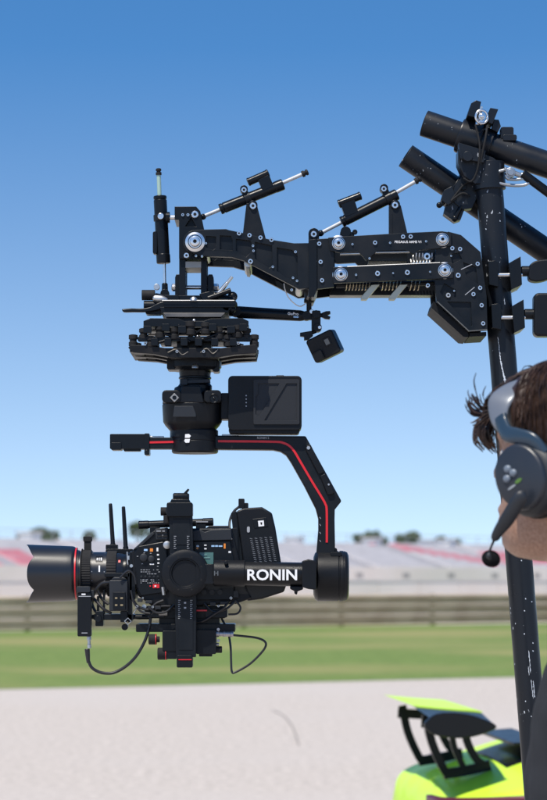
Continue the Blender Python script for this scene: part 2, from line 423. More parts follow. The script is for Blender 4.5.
# trees -------------------------------------------------------------
M_LEAF = mat('dusty_leaves', (.065, .105, .035), .7, 0, .05, 1.2, col2=(.12, .16, .07))
M_BARK = mat('bark', (.12, .09, .07), .9, 0, .05, 5)
def tree(px, ytop, wpx, k, label, seed):
    rnd = random.Random(seed); t = t_of_px(px, k); b = row(k, t); D = b.y; sc = D/FPX
    H = CAMZ+(580-ytop)*sc; rad = wpx*sc/2
    th = thing('tree', label, 'tree', b, group='trees behind the grandstand')
    bm = bmesh.new()
    def limb(p0, p1, r0, r1, n=8):
        d = (p1-p0).normalized(); e1 = d.orthogonal().normalized(); e2 = d.cross(e1); rs = []
        for p, r in ((p0, r0), (p1, r1)): rs.append([bm.verts.new(p+(e1*math.cos(q)+e2*math.sin(q))*r) for q in (2*math.pi*i/n for i in range(n))])
        for i in range(n): bm.faces.new((rs[0][i], rs[0][(i+1) % n], rs[1][(i+1) % n], rs[1][i]))
    top = b+Vector((rnd.uniform(-.4, .4), 0, H*.6)); limb(b, top, .28, .18)
    ends = []
    for i in range(9):
        a = i*2.4; e = top+Vector((math.cos(a)*rad*.65, math.sin(a)*rad*.65, rnd.uniform(-.05, .28)*H)); limb(top, e, .12, .04, 6); ends.append(e)
    obj('trunk', bm, M_BARK, th, bev=0)
    bm = bmesh.new(); cz = H-rad*.85
    cl = [(b+Vector((rnd.gauss(0, .42)*rad, rnd.gauss(0, .42)*rad, cz+rnd.uniform(-.75, .45)*rad)), rad*rnd.uniform(.28, .5)) for _ in range(22)]
    for c, r in cl:
        for _ in range(150):
            d = Vector((rnd.gauss(0, 1), rnd.gauss(0, 1), rnd.gauss(0, 1))).normalized()*r*rnd.uniform(.5, 1.05); p = c+d
            if p.z > H: continue
            s_ = rnd.uniform(.12, .26); a_ = Vector((rnd.gauss(0, 1), rnd.gauss(0, 1), rnd.gauss(0, 1))).normalized(); e = a_.orthogonal().normalized()*s_; g = a_.cross(e)*.6
            bm.faces.new([bm.verts.new(p+q) for q in (-e, -g, e, g)])
    obj('crown', bm, M_LEAF, th, bev=0)
TR = [(41, 527, 17, 'dark round tree at the far left above the lens hood, left of its twin'), (52, 531, 13, 'lower round tree touching the right side of the far left tree'),
      (89, 531, 10, 'small pale tree above the lens barrel, left of the antennas'), (138, 521, 17, 'dark tree half hidden behind the camera control panel'),
      (361, 533, 13, 'low bushy tree just right of the gimbal roll motor'), (375, 530, 22, 'broad round tree right of the gimbal arm elbow'),
      (411, 528, 24, 'tall round-topped tree standing alone mid way to the pole'), (440, 536, 11, 'small tree above the slanting red seats'),
      (457, 539, 7, 'tiny low shrub-like tree left of the headset microphone'), (20, 536, 9, 'tiny low tree at the left frame edge'), (291, 538, 10, 'small low tree visible above the gimbal lettering')]
for i, (px, yt, wp, lb) in enumerate(TR): tree(px, yt, wp, KS*1.25, lb, i+3)

# ================================================================== PIPES
def fpipe(name, A, B, r, wall, label, cat, m=PIPE, extra=None, hollow=True):
    mb = MB(); L = (mb.pt(*B)-mb.pt(*A)).length/S(4.0)
    if hollow: prof = [(40, r-wall), (0, r-wall), (0, r), (L, r)]
    else: prof = [(0, r), (L, r)]
    mb.lathe(A, B, prof, 48)
    org = mb.pt(*A)
    o = obj(name, mb, [m, WHT], None, bev=.4, org=org); return tag(o, label, cat)
PT = (487.8, 168.0, 0); PB = (590, 1455, 0)
th = thing('upright_pole', 'chipped black steel pole standing upright at the right carrying the camera arm', 'pole', P(*PB))
mb = MB(); mb.cyl(PT, PB, 13.4, 13.4, 56); obj('pole_tube', mb, [PIPE], th, bev=.4)
mb = MB(); mb.cyl((590, 1455, 0), (590, 1462, 0), 60, 60, 40); mb.cyl((589.5, 1440, 0), (590, 1455, 0), 19, 19, 32); obj('base_flange', mb, [CLMP], th)
# paint scratches hugging the tube
rnd = random.Random(4)
def on_pole(du, v, lift=.12):
    t = (v-PT[1])/(PB[1]-PT[1]); c = PT[0]+(PB[0]-PT[0])*t
    return c+du, v, -math.sqrt(max(0, 13.4**2-du*du))-lift
def scr(du0, v0, du1, v1, w_):
    mb = MB(); n = 14; L = []; Q = []
    for i in range(n+1):
        f = i/n; du = du0+(du1-du0)*f+rnd.uniform(-.25, .25); v = v0+(v1-v0)*f; ww = w_*rnd.uniform(.35, 1.2)*(1 if 0 < i < n else .2)
        L.append(mb.bm.verts.new(mb.pt(*on_pole(du-ww/2, v)))); Q.append(mb.bm.verts.new(mb.pt(*on_pole(du+ww/2, v))))
    for i in range(n): mb.face((L[i], Q[i], Q[i+1], L[i+1]))
    obj('paint_scratch', mb, [mat('bare_metal_scratch', (.62, .66, .70), .45, .3)], th, bev=0)
scr(-4.2, 352, -4.0, 362, .9); scr(-4.0, 362, -2.4, 373, 1.5); scr(-2.6, 372, -1.0, 382, 1.7); scr(-1.2, 380, -1.0, 393, 2.6); scr(-4.6, 338, -4.4, 352, .6)
scr(1.0, 650, 1.2, 673, .8); scr(1.0, 679, 1.9, 698, .7); scr(3.2, 680, 3.4, 697, .9); scr(-.5, 666, -.4, 675, .6)
scr(4.6, 300, 4.8, 306, .7)
for du, v in ((2, 598), (0, 610), (-2, 633), (5.4, 650), (8.2, 601), (6, 642), (-1.4, 715), (3, 750), (2, 753), (-8, 230), (7, 214), (3, 400), (-6, 700), (6.6, 222), (1, 560)):
    scr(du, v, du+.2, v+1.3, 1.2)

UA, UB = (425, 120.5, 14), (720, 228, -22)
LA, LB = (407, 151, 26), (720, 356, 62)
fpipe('overhead_pipe', UA, UB, 13.2, 1.6, 'upper black overhead pipe clamped across the top of the pole', 'pipe')
fpipe('overhead_pipe', LA, LB, 12.6, 1.6, 'lower black overhead pipe with open end, passing behind the pole', 'pipe')

# upper clamp -------------------------------------------------------
def along(A, B, t): return tuple(A[i]+(B[i]-A[i])*t for i in range(3))
def at_u(A, B, u): return along(A, B, (u-A[0])/(B[0]-A[0]))
th = thing('pipe_clamp', 'black swivel clamp with silver eye bolt joining upper pipe to pole top', 'clamp', P(480, 165, 0))
mb = MB(); a = at_u(UA, UB, 460); b = at_u(UA, UB, 481.5); L = (mb.pt(*b)-mb.pt(*a)).length/S(4)
mb.lathe(a, b, [(0, 14.5), (0, 16.8), (2, 17.6), (L-2, 17.6), (L, 16.6), (L, 14.5)], 44)
obj('saddle_band', mb, CLMP, th)
mb = MB(); a = at_u(UA, UB, 483); b = at_u(UA, UB, 493); mb.lathe(a, b, [(0, 14), (0, 16), (10, 16), (10, 14)], 44); obj('saddle_band', mb, CLMP, th)
mb = MB(); mb.prism([(466, 118), (470, 106), (475, 103), (480, 104.5), (476, 121)], -14, 16); mb.prism([(484, 123), (489, 110.5), (497, 112), (491, 127)], -14, 16)
mb.prism([(493, 121), (498, 121.5), (500, 128), (497, 134), (491, 131)], -9, 9)
obj('clamp_ear', mb, CLMP, th)
mb = MB(); mb.prism([(457, 152), (462, 148), (492, 160), (500, 166), (499, 178), (494, 184), (474, 186), (463, 178), (457, 165)], -13, 14)
mb.prism([(457, 146), (484, 154), (482, 166), (459, 162)], -19, 12)
mb.cyl((488, 163, 0), (489.6, 190, 0), 16.2, 16.2, 40)
mb.disc(466, 160, -22, -19, 5); mb.box(500, 128, 513, 140, -6, 6, 2); mb.box(502, 136, 516, 142, -8, 4, 2)
obj('clamp_body', mb, CLMP, th)
mb = MB(ref=-16); mb.cyl((478, 124, -10), (481, 105, -10), 2.4); mb.ball(478.2, 105, -10, 2.6)
mb.mi = 0
pts = [(481.5+6*math.cos(q), 117+6.6*math.sin(q), -17+1.2*math.cos(q)) for q in (2*math.pi*i/16 for i in range(17))]
mb.tube(pts, 1.35, 8, 3)
mb.disc(481.5, 117, -19, -14, 3.3); mb.lathe((481.5, 117, -19), (481.5, 117, -25), [(0, 2.2), (3, 2.2), (3.5, 1.4)], 8); mb.disc(481, 122.5, -17, -12, 2.6)
obj('eye_bolt', mb, STL, th, label='bright silver eye bolt and nut')
mb = MB(); mb.tube([(486, 128, -15), (484, 140, -19), (482, 150, -20), (479, 166, -18)], 1.2, 8); mb.tube([(474, 128, -17), (478, 150, -20), (476, 172, -18), (470, 184, -16), (462, 181, -16)], 1.1, 8)
obj('safety_cord', mb, RUB, th)

th = thing('shackle', 'bright silver shackle hanging from the clamp beside the pole top', 'shackle', P(508, 180, -12))
mb = MB(); mb.tube([(503, 172, -12), (494, 175, -12), (493, 181, -12), (499, 185.5, -12), (512, 187.5, -12), (523, 187, -12), (528, 183.5, -12), (525, 180.5, -12), (515, 181.5, -12), (506, 181, -12)], 1.6, 10)
obj('bow', mb, mat('dull_chrome', (.36, .38, .40), .42, .9), th)
mb = MB(); mb.disc(509, 175, -16, -8, 5.2, 8); mb.disc(509, 175, -18, -16, 3.4); mb.cyl((503, 171, -12), (520, 178, -12), 2.4); mb.ball(521, 177, -12, 2.6); mb.disc(506.5, 179, -15, -10, 2.6)
obj('pin', mb, mat('dull_chrome', (.36, .38, .40), .42, .9), th)
tag(obj('support_strut', MB().cyl((521, 175.5, -12), (600, 232, -4), 4.6, 4.6), ANO, None), 'thin black strut running down right from the silver shackle', 'strut')

# lower clamp on the second pipe ------------------------------------
th = thing('pipe_clamp', 'dark claw clamp with wing bolts gripping the lower pipe left of the pole', 'clamp', P(460, 200, 30))
mb = MB(); a = at_u(LA, LB, 454); b = at_u(LA, LB, 470); mb.lathe(a, b, [(0, 13), (0, 16), (17, 16), (17, 13)], 40); obj('saddle_band', mb, CLMP, th)
mb = MB(); mb.prism([(462, 176), (474, 180), (478, 196), (472, 208), (463, 209), (455, 203), (451, 196), (456, 184)], 2, 16)
mb.prism([(444, 190), (452, 186), (457, 199), (448, 205), (441, 200)], 0, 22); mb.prism([(446, 204), (455, 200), (465, 208), (461, 219), (455, 221), (444, 213)], 4, 20)
obj('clamp_jaw', mb, CLMP, th)
mb = MB(); mb.cyl((451, 196, 4), (440, 205, 4), 2.2); mb.ball(439.5, 204.5, 4, 3); mb.cyl((462, 205, 4), (455, 218, 4), 2.4); mb.ball(455, 218, 4, 3.4); mb.disc(463, 187, -2, 6, 3.4, 8); obj('wing_bolt', mb, ANO, th)
mb = MB(); mb.tube([(474, 181, -2), (465, 184, -3), (458, 192, -3), (451, 201, -2), (455, 198, -3), (462, 194, -4), (470, 196, -3)], 1.1, 8); obj('cord', mb, RUB, th)

# ================================================================== ISOLATOR ARM
TA = thing('isolator_arm', 'black articulated vibration isolating arm with silver pivots bolted to the pole', 'camera arm', P(484, 300, 0))
WF, WB = -40, 40
def arm_bolts(lst, wf=WF, r=2.3, m=STL, name='screw', par=TA, ref=None):
    for u, v, *q in lst:
        mb = MB(ref=wf if ref is None else ref); mb.bolt(u, v, wf, q[0] if q else r); obj(name, mb, [m, HOLE], par, bev=0)
# left link
link1 = circ(195, 242, 12, 14, 130, 262)+[(203, 229.5), (226, 229), (229, 230), (240, 232.3), (270, 239.5), (294, 243.2), (309, 243), (309, 288), (299, 289), (270, 274), (244, 260.5), (232, 257), (203, 256)]
def q4(a, b, c, d): return [a, b, c, d]
pk1 = [[(206, 236), (216, 236.5), (216, 247.5), (213, 250), (206, 247)], [(220, 235.5), (231, 236), (232.5, 240), (232.5, 250.5), (220, 249.5)],
       [(236, 239), (250, 240.5), (251.5, 243), (251, 252), (246, 257), (236, 250.5)], [(255, 242), (272, 245.5), (272.5, 266), (269, 268), (255, 258.5)],
       [(277, 247.5), (292, 250), (297.5, 256), (297.5, 283), (292, 280.5), (277, 271)]]
mb = MB(ref=WF); mb.plate(link1, WF, WF+7, pk1, 3.0); obj('link_plate', mb, ANO2, TA)
mb = MB(ref=WF); mb.plate(link1, WB-7, WB, pk1, 3); obj('link_plate', mb, ANO2, TA)
for u, v, r in ((206, 251, 3), (248, 262, 4), (300, 284, 4), (290, 247, 3), (238, 236, 3)):
    mb = MB(ref=WF); mb.disc(u, v, WF+7, WB-7, r, 16); obj('cross_spacer', mb, ALU, TA)
mb = MB(ref=WF); mb.prism([(248, 263), (251, 264), (249, 268), (246, 267)], WF+8, WB-8); mb.prism([(311, 289), (318, 289), (314, 297), (307, 296)], WF+8, WB-8); obj('cross_bar', mb, mat('lit_bar_grey', (.24, .24, .22), .5, .5, .1, 30), TA)  # bars coloured lighter than the arm to paint ground light on them
arm_bolts([(239, 233.5), (249.5, 235.5), (260.5, 237.8), (271.5, 240), (250.5, 261.5, 2.6), (272.8, 267, 1.3), (295.5, 252, 1.5), (293, 278, 1.3), (253, 246, 1.3), (253.5, 251, 1.3), (297, 281, 1.3), (206, 243.5, 1.2), (291.7, 290.0, 1.4)])
# pivots
def pivot(u, v, r=7.2, wf=WF):
    mb = MB(ref=wf-2); mb.lathe((u, v, wf), (u, v, wf-9), [(0, r*1.12), (1.2, r*1.12), (1.5, r), (2.6, r), (3.2, r*.82), (3.2, r*.62), (4.4, r*.55), (6, r*.52), (6.3, r*.4), (6.31, r*.22), (5, r*.22)], 36)
    o = obj('pivot_bearing', mb, [STL, HOLE], TA, bev=0)
    mb = MB(ref=wf-2); mb.disc(u, v, wf-5.3, wf-5.1, r*.215, 12); obj('socket', mb, HOLE, o, bev=0)  # black disc paints the shade inside the pivot recess
    mb = MB(ref=wf-2); mb.lathe((u, v, wf), (u, v, wf-9), [(3.25, r*.81), (3.4, r*.72)], 36, cap=False); obj('seal_ring', mb, ANO, o, bev=0)
pivot(195, 241.8, 8.6); pivot(338.5, 243.3); pivot(341, 274.5, 7.4); pivot(442.4, 239.6, 7.2); pivot(444.7, 270.4, 7.4)
# clevis (left tall bracket) central, w=-8..8
mb = MB(); mb.plate([(175.6, 210.3), (197, 210.3), (201, 215), (203, 224), (205.5, 236), (205.5, 262), (180, 262), (180, 223.5), (175.6, 223.5)], -24, 24, [[(186, 230), (192, 221), (197, 230)]], 5)
mb.box(180, 260, 186.6, 304, -20, -12); mb.box(201.5, 256, 207.5, 304, -20, -12); mb.box(180, 260, 186.6, 304, 12, 20); mb.box(201.5, 256, 207.5, 304, 12, 20)
obj('end_bracket', mb, ANO, TA)
mb = MB(); mb.box(186, 264, 202, 270.5, -20, 20); obj('bracket_shelf', mb, mat('lit_crossplate_grey', (.30, .30, .29), .5, .6, .1, 30), TA)  # cream-grey colour paints the light falling on this crossplate
arm_bolts([(182.8, 215, 1.6), (188, 215, 1.6), (195, 214.5, 3.6)], -24, name='bracket_bolt'); arm_bolts([(186.5, 255.5, 2.7), (196, 256, 1.2), (202, 256.5, 1.2)], WF, name='bracket_bolt')
mb = MB(); mb.cyl((172, 287.5, 0), (219, 287.5, 0), 2.1); mb.lathe((213.8, 287.5, 0), (220, 287.5, 0), [(0, 4), (4, 4), (5, 3)], 6); mb.lathe((176, 287.5, 0), (170, 287.5, 0), [(0, 4), (3.5, 4), (4.5, 3)], 6)
obj('axle', mb, STL, TA)
# dampers
def damper(body0, body1, r, rod0, rod1, rodr, res=None, neck=None, capr=3.2, rodm=ROD, wd=0, bands=(), joint=None):
    mb = MB(); L = (mb.pt(*body1, wd)-mb.pt(*body0, wd)).length/S(4)
    mb.lathe((*body0, wd), (*body1, wd), [(0, r*.6), (0, r*.93), (.7, r), (3, r), (3.3, r*.9), (4, r*.9), (4.3, r), (L-9, r), (L-8.7, r*1.06), (L-1, r*1.06), (L, r*.95), (L, r*.5)], 36)
    d = obj('damper', mb, ANO, TA)
    mb = MB(); mb.cyl((*rod0, wd), (*rod1, wd), rodr, rodr, 20); obj('rod', mb, rodm, d, bev=0)
    if res:
        mb = MB(); a, b, rr = res; L = (mb.pt(*b, wd)-mb.pt(*a, wd)).length/S(4)
        mb.lathe((*a, wd-2), (*b, wd-2), [(0, rr*.7), (.6, rr), (2, rr), (2.2, rr*.92), (L-2.2, rr*.92), (L-2, rr), (L-.6, rr), (L, rr*.7)], 28)
        if neck: mb.prism(neck, wd-5.5, wd+4)
        obj('reservoir', mb, ANO, d)
    mb = MB()
    dx, dy = rod1[0]-rod0[0], rod1[1]-rod0[1]; q = math.hypot(dx, dy); dx /= q; dy /= q
    mb.lathe((*rod1, wd), (rod1[0]+dx*10, rod1[1]+dy*10, wd), [(-1.5, 1.4), (-1, capr), (1.5, capr), (1.8, capr*.7), (2.8, capr*.7), (3.2, capr*.95), (5, capr*.95), (5.6, capr*.6)], 20)
    obj('end_cap', mb, RUB, d, bev=0)
    for p in bands:
        mb = MB(); ddx, ddy = body1[0]-body0[0], body1[1]-body0[1]; q = math.hypot(ddx, ddy); ddx /= q; ddy /= q
        mb.lathe((p[0], p[1], wd), (p[0]+ddx*10, p[1]+ddy*10, wd), [(-3.2, r*1.0), (-3, r*1.18), (3, r*1.18), (3.2, r*1.0)], 36)
        obj('clamp_ring', mb, ANO2, d)
    return d
d1 = damper((160, 196), (163.6, 263.5), 6.6, (159.6, 197), (158.7, 174), 2.1, None, rodm=TINT, capr=2.9, bands=[(161.3, 218)])
mb = MB(); mb.box(153, 232, 157.4, 254.5, -5, 5, 2); mb.box(155, 238, 160, 246, -3, 3); obj('reservoir', mb, ANO, d1)
mb = MB(); mb.cyl((164.4, 262, 0), (164.8, 285, 0), 1.5); obj('rod', mb, STL, d1, bev=0)
mb = MB(); mb.lathe((164.8, 283, 0), (165, 300, 0), [(0, 2), (1, 3), (8, 3.2), (9, 4)], 20); mb.disc(165, 294, -4, 4, 4.5); obj('end_joint', mb, ANO, d1)
mb = MB(); mb.disc(161.3, 217.8, -11, -6, 3.1); mb.cyl((166, 217.8, -2), (178, 217.8, -2), 2.4); obj('link_bolt', mb, STL, d1)
mb = MB(); mb.cyl((165.8, 217.8, -2), (170, 217.8, -2), 5.6); obj('joint_collar', mb, ANO, d1)
d2 = damper((220, 209.4), (283.3, 184.2), 5.4, (278, 184.9), (303, 174), 1.9, ((247.6, 182.8), (268.8, 173.4), 4.3), [(258, 181), (269, 175.5), (273.5, 186.5), (263, 192)], bands=[(247.5, 198.4)])
mb = MB(); mb.cyl((203, 216.6, 0), (222, 208.7, 0), 1.9); obj('rod', mb, ROD, d2, bev=0)
mb = MB(); mb.ball(203.2, 216.8, 0, 3.1); mb.cyl((196, 218, 0), (204, 216.4, 0), 2.4); obj('rod_joint', mb, ANO, d2)
mb = MB(); mb.disc(244, 190, -6, 6, 3.9); mb.prism([(241, 190), (247, 190), (249, 197), (243, 198)], -5, 5); mb.disc(253, 206, -6, 6, 4.6); obj('knuckle', mb, ANO, d2)
d3 = damper((341.4, 222.2), (397.2, 194.2), 5.5, (392, 195), (416, 181.2), 1.9, ((338.3, 204.6), (361, 195.8), 4.3), [(340.5, 205), (354, 199.5), (358, 212.5), (345, 218)], bands=[(388.6, 198.6)])
mb = MB(); mb.cyl((320, 233.6, 0), (343, 221.6, 0), 1.9); obj('rod', mb, ROD, d3, bev=0)
mb = MB(); mb.ball(320.8, 233.2, 0, 3.2); mb.cyl((313, 236, 0), (321, 233, 0), 2.6); obj('rod_joint', mb, ANO, d3)
mb = MB(); mb.disc(383.8, 189, -6, 6, 4.1); mb.prism([(380.5, 189), (387, 188), (391, 197), (384, 199)], -5, 5); mb.disc(395, 205.5, -6, 6, 4.8); obj('knuckle', mb, ANO, d3)
for u, v, r in ((244, 190, 2.9), (253, 206, 3.4), (383.8, 189, 2.9), (395, 205.3, 3.4), (313.8, 234.3, 3.2)):
    arm_bolts([(u, v, r)], -6, name='knuckle_bolt', ref=-6)
mb = MB(); mb.prism([(246.5, 204), (256.5, 204), (266, 240), (242.5, 238)], -5, 5); obj('damper_post', mb, ANO2, TA)
mb = MB(); mb.prism([(388.8, 206), (400.5, 206), (408.5, 240), (388.8, 240)], -5, 5); mb.prism([(391.5, 214), (392.4, 214), (392.4, 234), (391.5, 234)], -5.4, -5); obj('damper_post', mb, ANO2, TA)
mb = MB(); mb.disc(313.8, 234.3, -6, 6, 5.4); mb.prism([(308.5, 234), (319, 234), (319, 244), (308.5, 244)], -5.6, 5.6); obj('hinge_knuckle', mb, ANO, TA)
mb = MB(ref=WF); mb.prism([(308.6, 240), (317, 239), (317, 289), (314, 297), (308.6, 297)], WF-1.5, WB); obj('hinge_bar', mb, ANO, TA)
# link carrier plate at x 317-330
mb = MB(ref=WF); mb.prism([(317, 239), (334, 238), (334, 287), (317, 289)], WF, WF+6); obj('carrier_plate', mb, ANO2, TA)
mb = MB(ref=WF); mb.prism([(317, 239), (334, 238), (334, 287), (317, 289)], WB-6, WB); obj('carrier_plate', mb, ANO2, TA)
arm_bolts([(319.2, 243.8), (320.6, 262), (322, 280.5)])
ub = [(328, 238)]+[(350, 236.5), (400, 233.6), (442, 231.6), (451, 233), (451, 246), (436, 249), (419, 250.5), (413, 255), (409, 252), (404, 250.5), (377, 251.5), (372, 256), (366, 261), (363, 257), (358, 252), (340, 253), (330, 251)]
lb = [(333, 267.5), (452, 263), (453, 278.5), (333, 283.5)]
for w0, w1, nm in ((WF-3, WF+3, 'upper_link_bar'), (WB-3, WB+3, 'upper_link_bar')):
    mb = MB(ref=WF); mb.prism(ub, w0, w1); obj(nm, mb, ANO2, TA)
for w0, w1 in ((WF-3, WF+3), (WB-3, WB+3)):
    mb = MB(ref=WF); mb.prism(lb, w0, w1); obj('lower_link_bar', mb, ANO2, TA)
arm_bolts([(375, 242.8), (403, 236.8), (410.6, 236.7), (377.5, 273.6, 2.7), (407.3, 272.6, 2.7), (352.4, 244.4, 1.2), (390, 243, 1.2), (426, 241.5, 1.2), (356, 275, 1.2), (393, 273.3, 1.0), (430, 272, 1.0), (369.5, 258.6, 1.2)], WF-3)
mb = MB(ref=WF)
for a, b, y in ((340, 362, 254.2), (374, 410, 252.6)): mb.prism([(a, y-.5), (b, y-1.2), (b, y-.1), (a, y+.6)], WF-2, WF+6)
mb.prism([(347, 266.6), (440, 262.6), (440, 263.5), (347, 267.5)], WF-3.4, WF+4)
obj('edge_glint', mb, ALU, TA)  # thin bright strips paint the glints along the bar edges
# inner box body with springs
mb = MB(ref=0); mb.box(368, 252, 406, 264, -20, 20); mb.box(330, 284, 436, 294, 10, 34); mb.box(318, 246, 334, 284, -34, 34); obj('inner_frame', mb, ANO, TA)
for a, b in ((345, 371), (381, 402), (409, 421)):
    mb = MB(ref=-20); pts = []; n = int((b-a)/3.2)*10
    for i in range(n+1): q = 2*math.pi*i/10; pts.append((a+(b-a)*i/n, 285.5+4.6*math.sin(q), -20+4.6*math.cos(q)))
    mb.tube(pts, .62, 6, 1); obj('coil_spring', mb, GLD, TA, bev=0)
mb = MB(ref=-10); pts = []
for i in range(71): q = 2*math.pi*i/10; pts.append((411+22*i/70, 258.5+5*math.sin(q), -10+5*math.cos(q)))
mb.tube(pts, .7, 6, 1); obj('coil_spring', mb, ALU, TA, bev=0)
mb = MB(ref=-20); mb.cyl((336, 285.5, -20), (434, 283, -20), 2.6); obj('spring_rod', mb, ANO, TA)
for u in (363.5, 391.5):
    mb = MB(ref=-30); mb.prism([(u+8, 285), (u+16, 284.6), (u+3, 300), (u-2.5, 300), (u-2.5, 297)], -32, -22); obj('adjuster_bracket', mb, mat('lit_bar_pale', (.42, .43, .36), .5, .4, .1, 30), TA)  # pale greenish colour paints light from the ground on these bars
arm_bolts([(427, 256.5, 3.6), (427.8, 285.5, 2.2)], -34, name='inner_bolt', ref=-34)
mb = MB(); mb.disc(345.5, 232.8, -8, 8, 5.2); mb.box(340, 233, 354, 240, -7, 7); mb.bolt(354.6, 233.3, -8, 2.6); obj('rear_boss', mb, [ANO, HOLE], TA)
# end plate
ep = [(448, 231.5), (461, 235), (480.5, 252), (486.5, 296), (487.5, 330), (469, 331.5), (436.5, 302.5), (434.6, 278), (436, 246)]
pk2 = [[(463, 262), (476, 267), (478, 284), (466, 276)], [(444, 283), (456, 290), (456, 297), (446, 300), (440, 292)], [(447, 301.5), (471, 302), (472, 326), (469.5, 326)], [(451, 254), (459, 252.5), (462, 259), (452, 264)]]
mb = MB(ref=WF); mb.plate(ep, WF, WF+7, pk2, 2.6); obj('end_plate', mb, ANO2, TA)
mb = MB(ref=WF); mb.plate(ep, WB-7, WB, pk2, 2.6); obj('end_plate', mb, ANO2, TA)
mb = MB(ref=WF); mb.prism([(437.5, 304), (469, 332), (469, 336.5), (464, 336), (432, 307), (434, 300)], WF+7, WB-7); mb.prism([(470, 332), (487, 331), (487, 335), (470, 336)], WF+7, WB-7); mb.box(470, 250, 480, 330, WF+9, WB-9); obj('box_shell', mb, mat('dull_black_shell', (.006, .007, .009), .6, 0, .05, 20, spec=.2), TA)
mb = MB(ref=WF); mb.prism(band([(437, 301.5), (468.8, 331), (487, 329.6)], 1.0), WF-.6, WF+3); obj('lit_edge_strip', mb, mat('lit_edge_tone', (.16, .15, .13), .4, .6), TA, bev=0)  # pale strip paints the light caught on the plate's lower edge
arm_bolts([(452.2, 248.4), (460, 249.2), (477.5, 264), (458, 275.5, 2.7), (480, 288), (473.3, 294.3), (481.5, 305.4), (483, 323.6), (451, 256, 1), (454, 291, 1)])
arm_bolts([(448.2, 295.4, 2.5)], m=ALU)
mb = MB(ref=WF)
for a, b in (((461, 269.5), (472, 264.3)), ((465, 295), (474.5, 287.2))): mb.prism(band([a, b], .7), WF-.3, WF+.5)
obj('index_line', mb, GRY, TA, bev=0)
text('lettering', 'PEGASUS ARMS V1', 394.5, 243.0, WF-3.2, 3.2, WHT, TA, ref=WF-3, bold=.04, sx=1.02)
# pole clamp of the arm
for i, (vy, gx) in enumerate(((274.6, 0), (317.2, 3))):
    mb = MB(); mb.prism([(486+gx, vy-10), (493+gx, vy-11), (496+gx, vy-9), (496+gx, vy+15), (487+gx, vy+13)], -24, 22)
    mb.prism([(506+gx, vy-8), (518+gx, vy-15), (519.5+gx, vy+13), (509+gx, vy+18)], -24, 22)
    obj('pole_jaw', mb, ANO, TA)
    mb = MB(ref=-24); mb.cyl((494+gx, vy, -20), (523+gx, vy-.5, -20), 2.0); mb.lathe((491.5+gx, vy, -20), (500+gx, vy, -20), [(0, 2.4), (1, 3.4), (4.5, 3.4), (5, 2.4)], 20); obj('clamp_bolt', mb, STL, TA)
    mb = MB(); mb.lathe((519+gx, vy-1, -18), (560, vy-1, -18), [(0, 4.2), (1, 5.2), (9, 5.2), (10, 6.2), (14, 6.4)], 28); obj('handle_hub', mb, PLA, TA)
    mb = MB()
    if i == 0: mb.prism(smooth2([(527, 268), (532, 264.5), (540, 263), (556, 262), (566, 264), (566, 276), (552, 280), (540, 284), (531, 284.5), (526, 281), (527, 268)], 4)[:-1], -26, -10)
    else: mb.prism(rrect(531, 296, 553, 339, 5, 5), -27, -9)
    obj('clamp_handle', mb, PLA, TA, bev=2.4, seg=4)

# ================================================================== ACTION CAMERA + STICK
th = thing('camera_pole', 'short black telescopic stick reaching left from the action camera mount', 'stick', P(305, 315, 0))
mb = MB(); mb.lathe((236, 312, 0), (305, 316, 0), [(0, 4.8), (2, 6), (64, 5.5), (66, 5.2), (69, 4.4)], 28); obj('stick_tube', mb, ANO, th)
mb = MB(); mb.disc(306.5, 316, -5, 5, 4.6); mb.box(300, 313, 306, 319, -4, 4); obj('stick_joint', mb, PLA, th)
text('logo', 'GoPro', 287.5, 314.8, -5.7, 4.0, WHT, th, ref=-5.5, rot=-3, bold=.05)
mb = MB(ref=-5); mb.prism(band([(293.5, 316.9), (298.5, 317.2)], 1.5), -5.75, -5.4); obj('logo_bar', mb, LBL, th, bev=0)
mb = MB(ref=0); mb.cyl((225, 310, 0), (238, 312, 0), 5.2); mb.disc(236, 312, -6, 6, 5); obj('stick_clamp', mb, PLA, th)
th = thing('camera_mount', 'small black thumb-screw mount hanging under the arm hinge', 'mount', P(309, 300, 0))
mb = MB(); mb.lathe((309, 290, 0), (309, 315, 0), [(0, 4.6), (11, 4.6), (13, 2.6), (25, 2.6)], 20); obj('stem', mb, PLA, th)
mb = MB(); mb.box(304, 299, 314, 303, -5, 5, 1); mb.box(311.5, 311, 320.5, 331, -5, 5, 1.5); mb.box(305, 313, 318, 320, -4, 4, 1); mb.disc(316, 315, -8, 6, 4); mb.disc(317.5, 328, -6, 6, 4.2); obj('mount_block', mb, PLA, th)
mb = MB(); mb.cyl((318, 315.3, 0), (325, 315.3, 0), 2.2); mb.prism([(322, 313), (326, 311.5), (330, 311.3), (330.5, 314), (327, 315.5), (330.5, 317), (329.5, 319.5), (325, 319), (322, 317.5)], -3.5, 3.5); obj('thumb_screw', mb, PLA, th)
mb = MB(); mb.cyl((316, 331, 0), (309, 334, 0), 2); mb.prism([(312, 331), (306, 332), (300, 333), (300, 336.5), (304, 337), (304, 340.5), (308, 340), (313, 336)], -3.5, 3.5); obj('thumb_screw', mb, PLA, th)
mb = MB(); mb.disc(311.5, 312, -5, -3, 2.2); mb.disc(319.5, 328, -7, -5.5, 1.8); obj('screw', mb, STL, th)
th = thing('action_camera', 'small boxy black action camera tilted down under its mount', 'action camera', P(325, 346, 0))
mb = MB(); mb.prism(rrect(-14.5, -12.5, 14.5, 12.5, 3.0), -10, 10)
M_ = Matrix.Translation(P(325.2, 346.2, 0)) @ Matrix.Rotation(R(25), 4, 'Y').inverted() @ Matrix.Rotation(R(-14), 4, 'Z') @ Matrix.Translation(-P(0, 0, 0))
for v in mb.bm.verts: v.co = M_ @ v.co
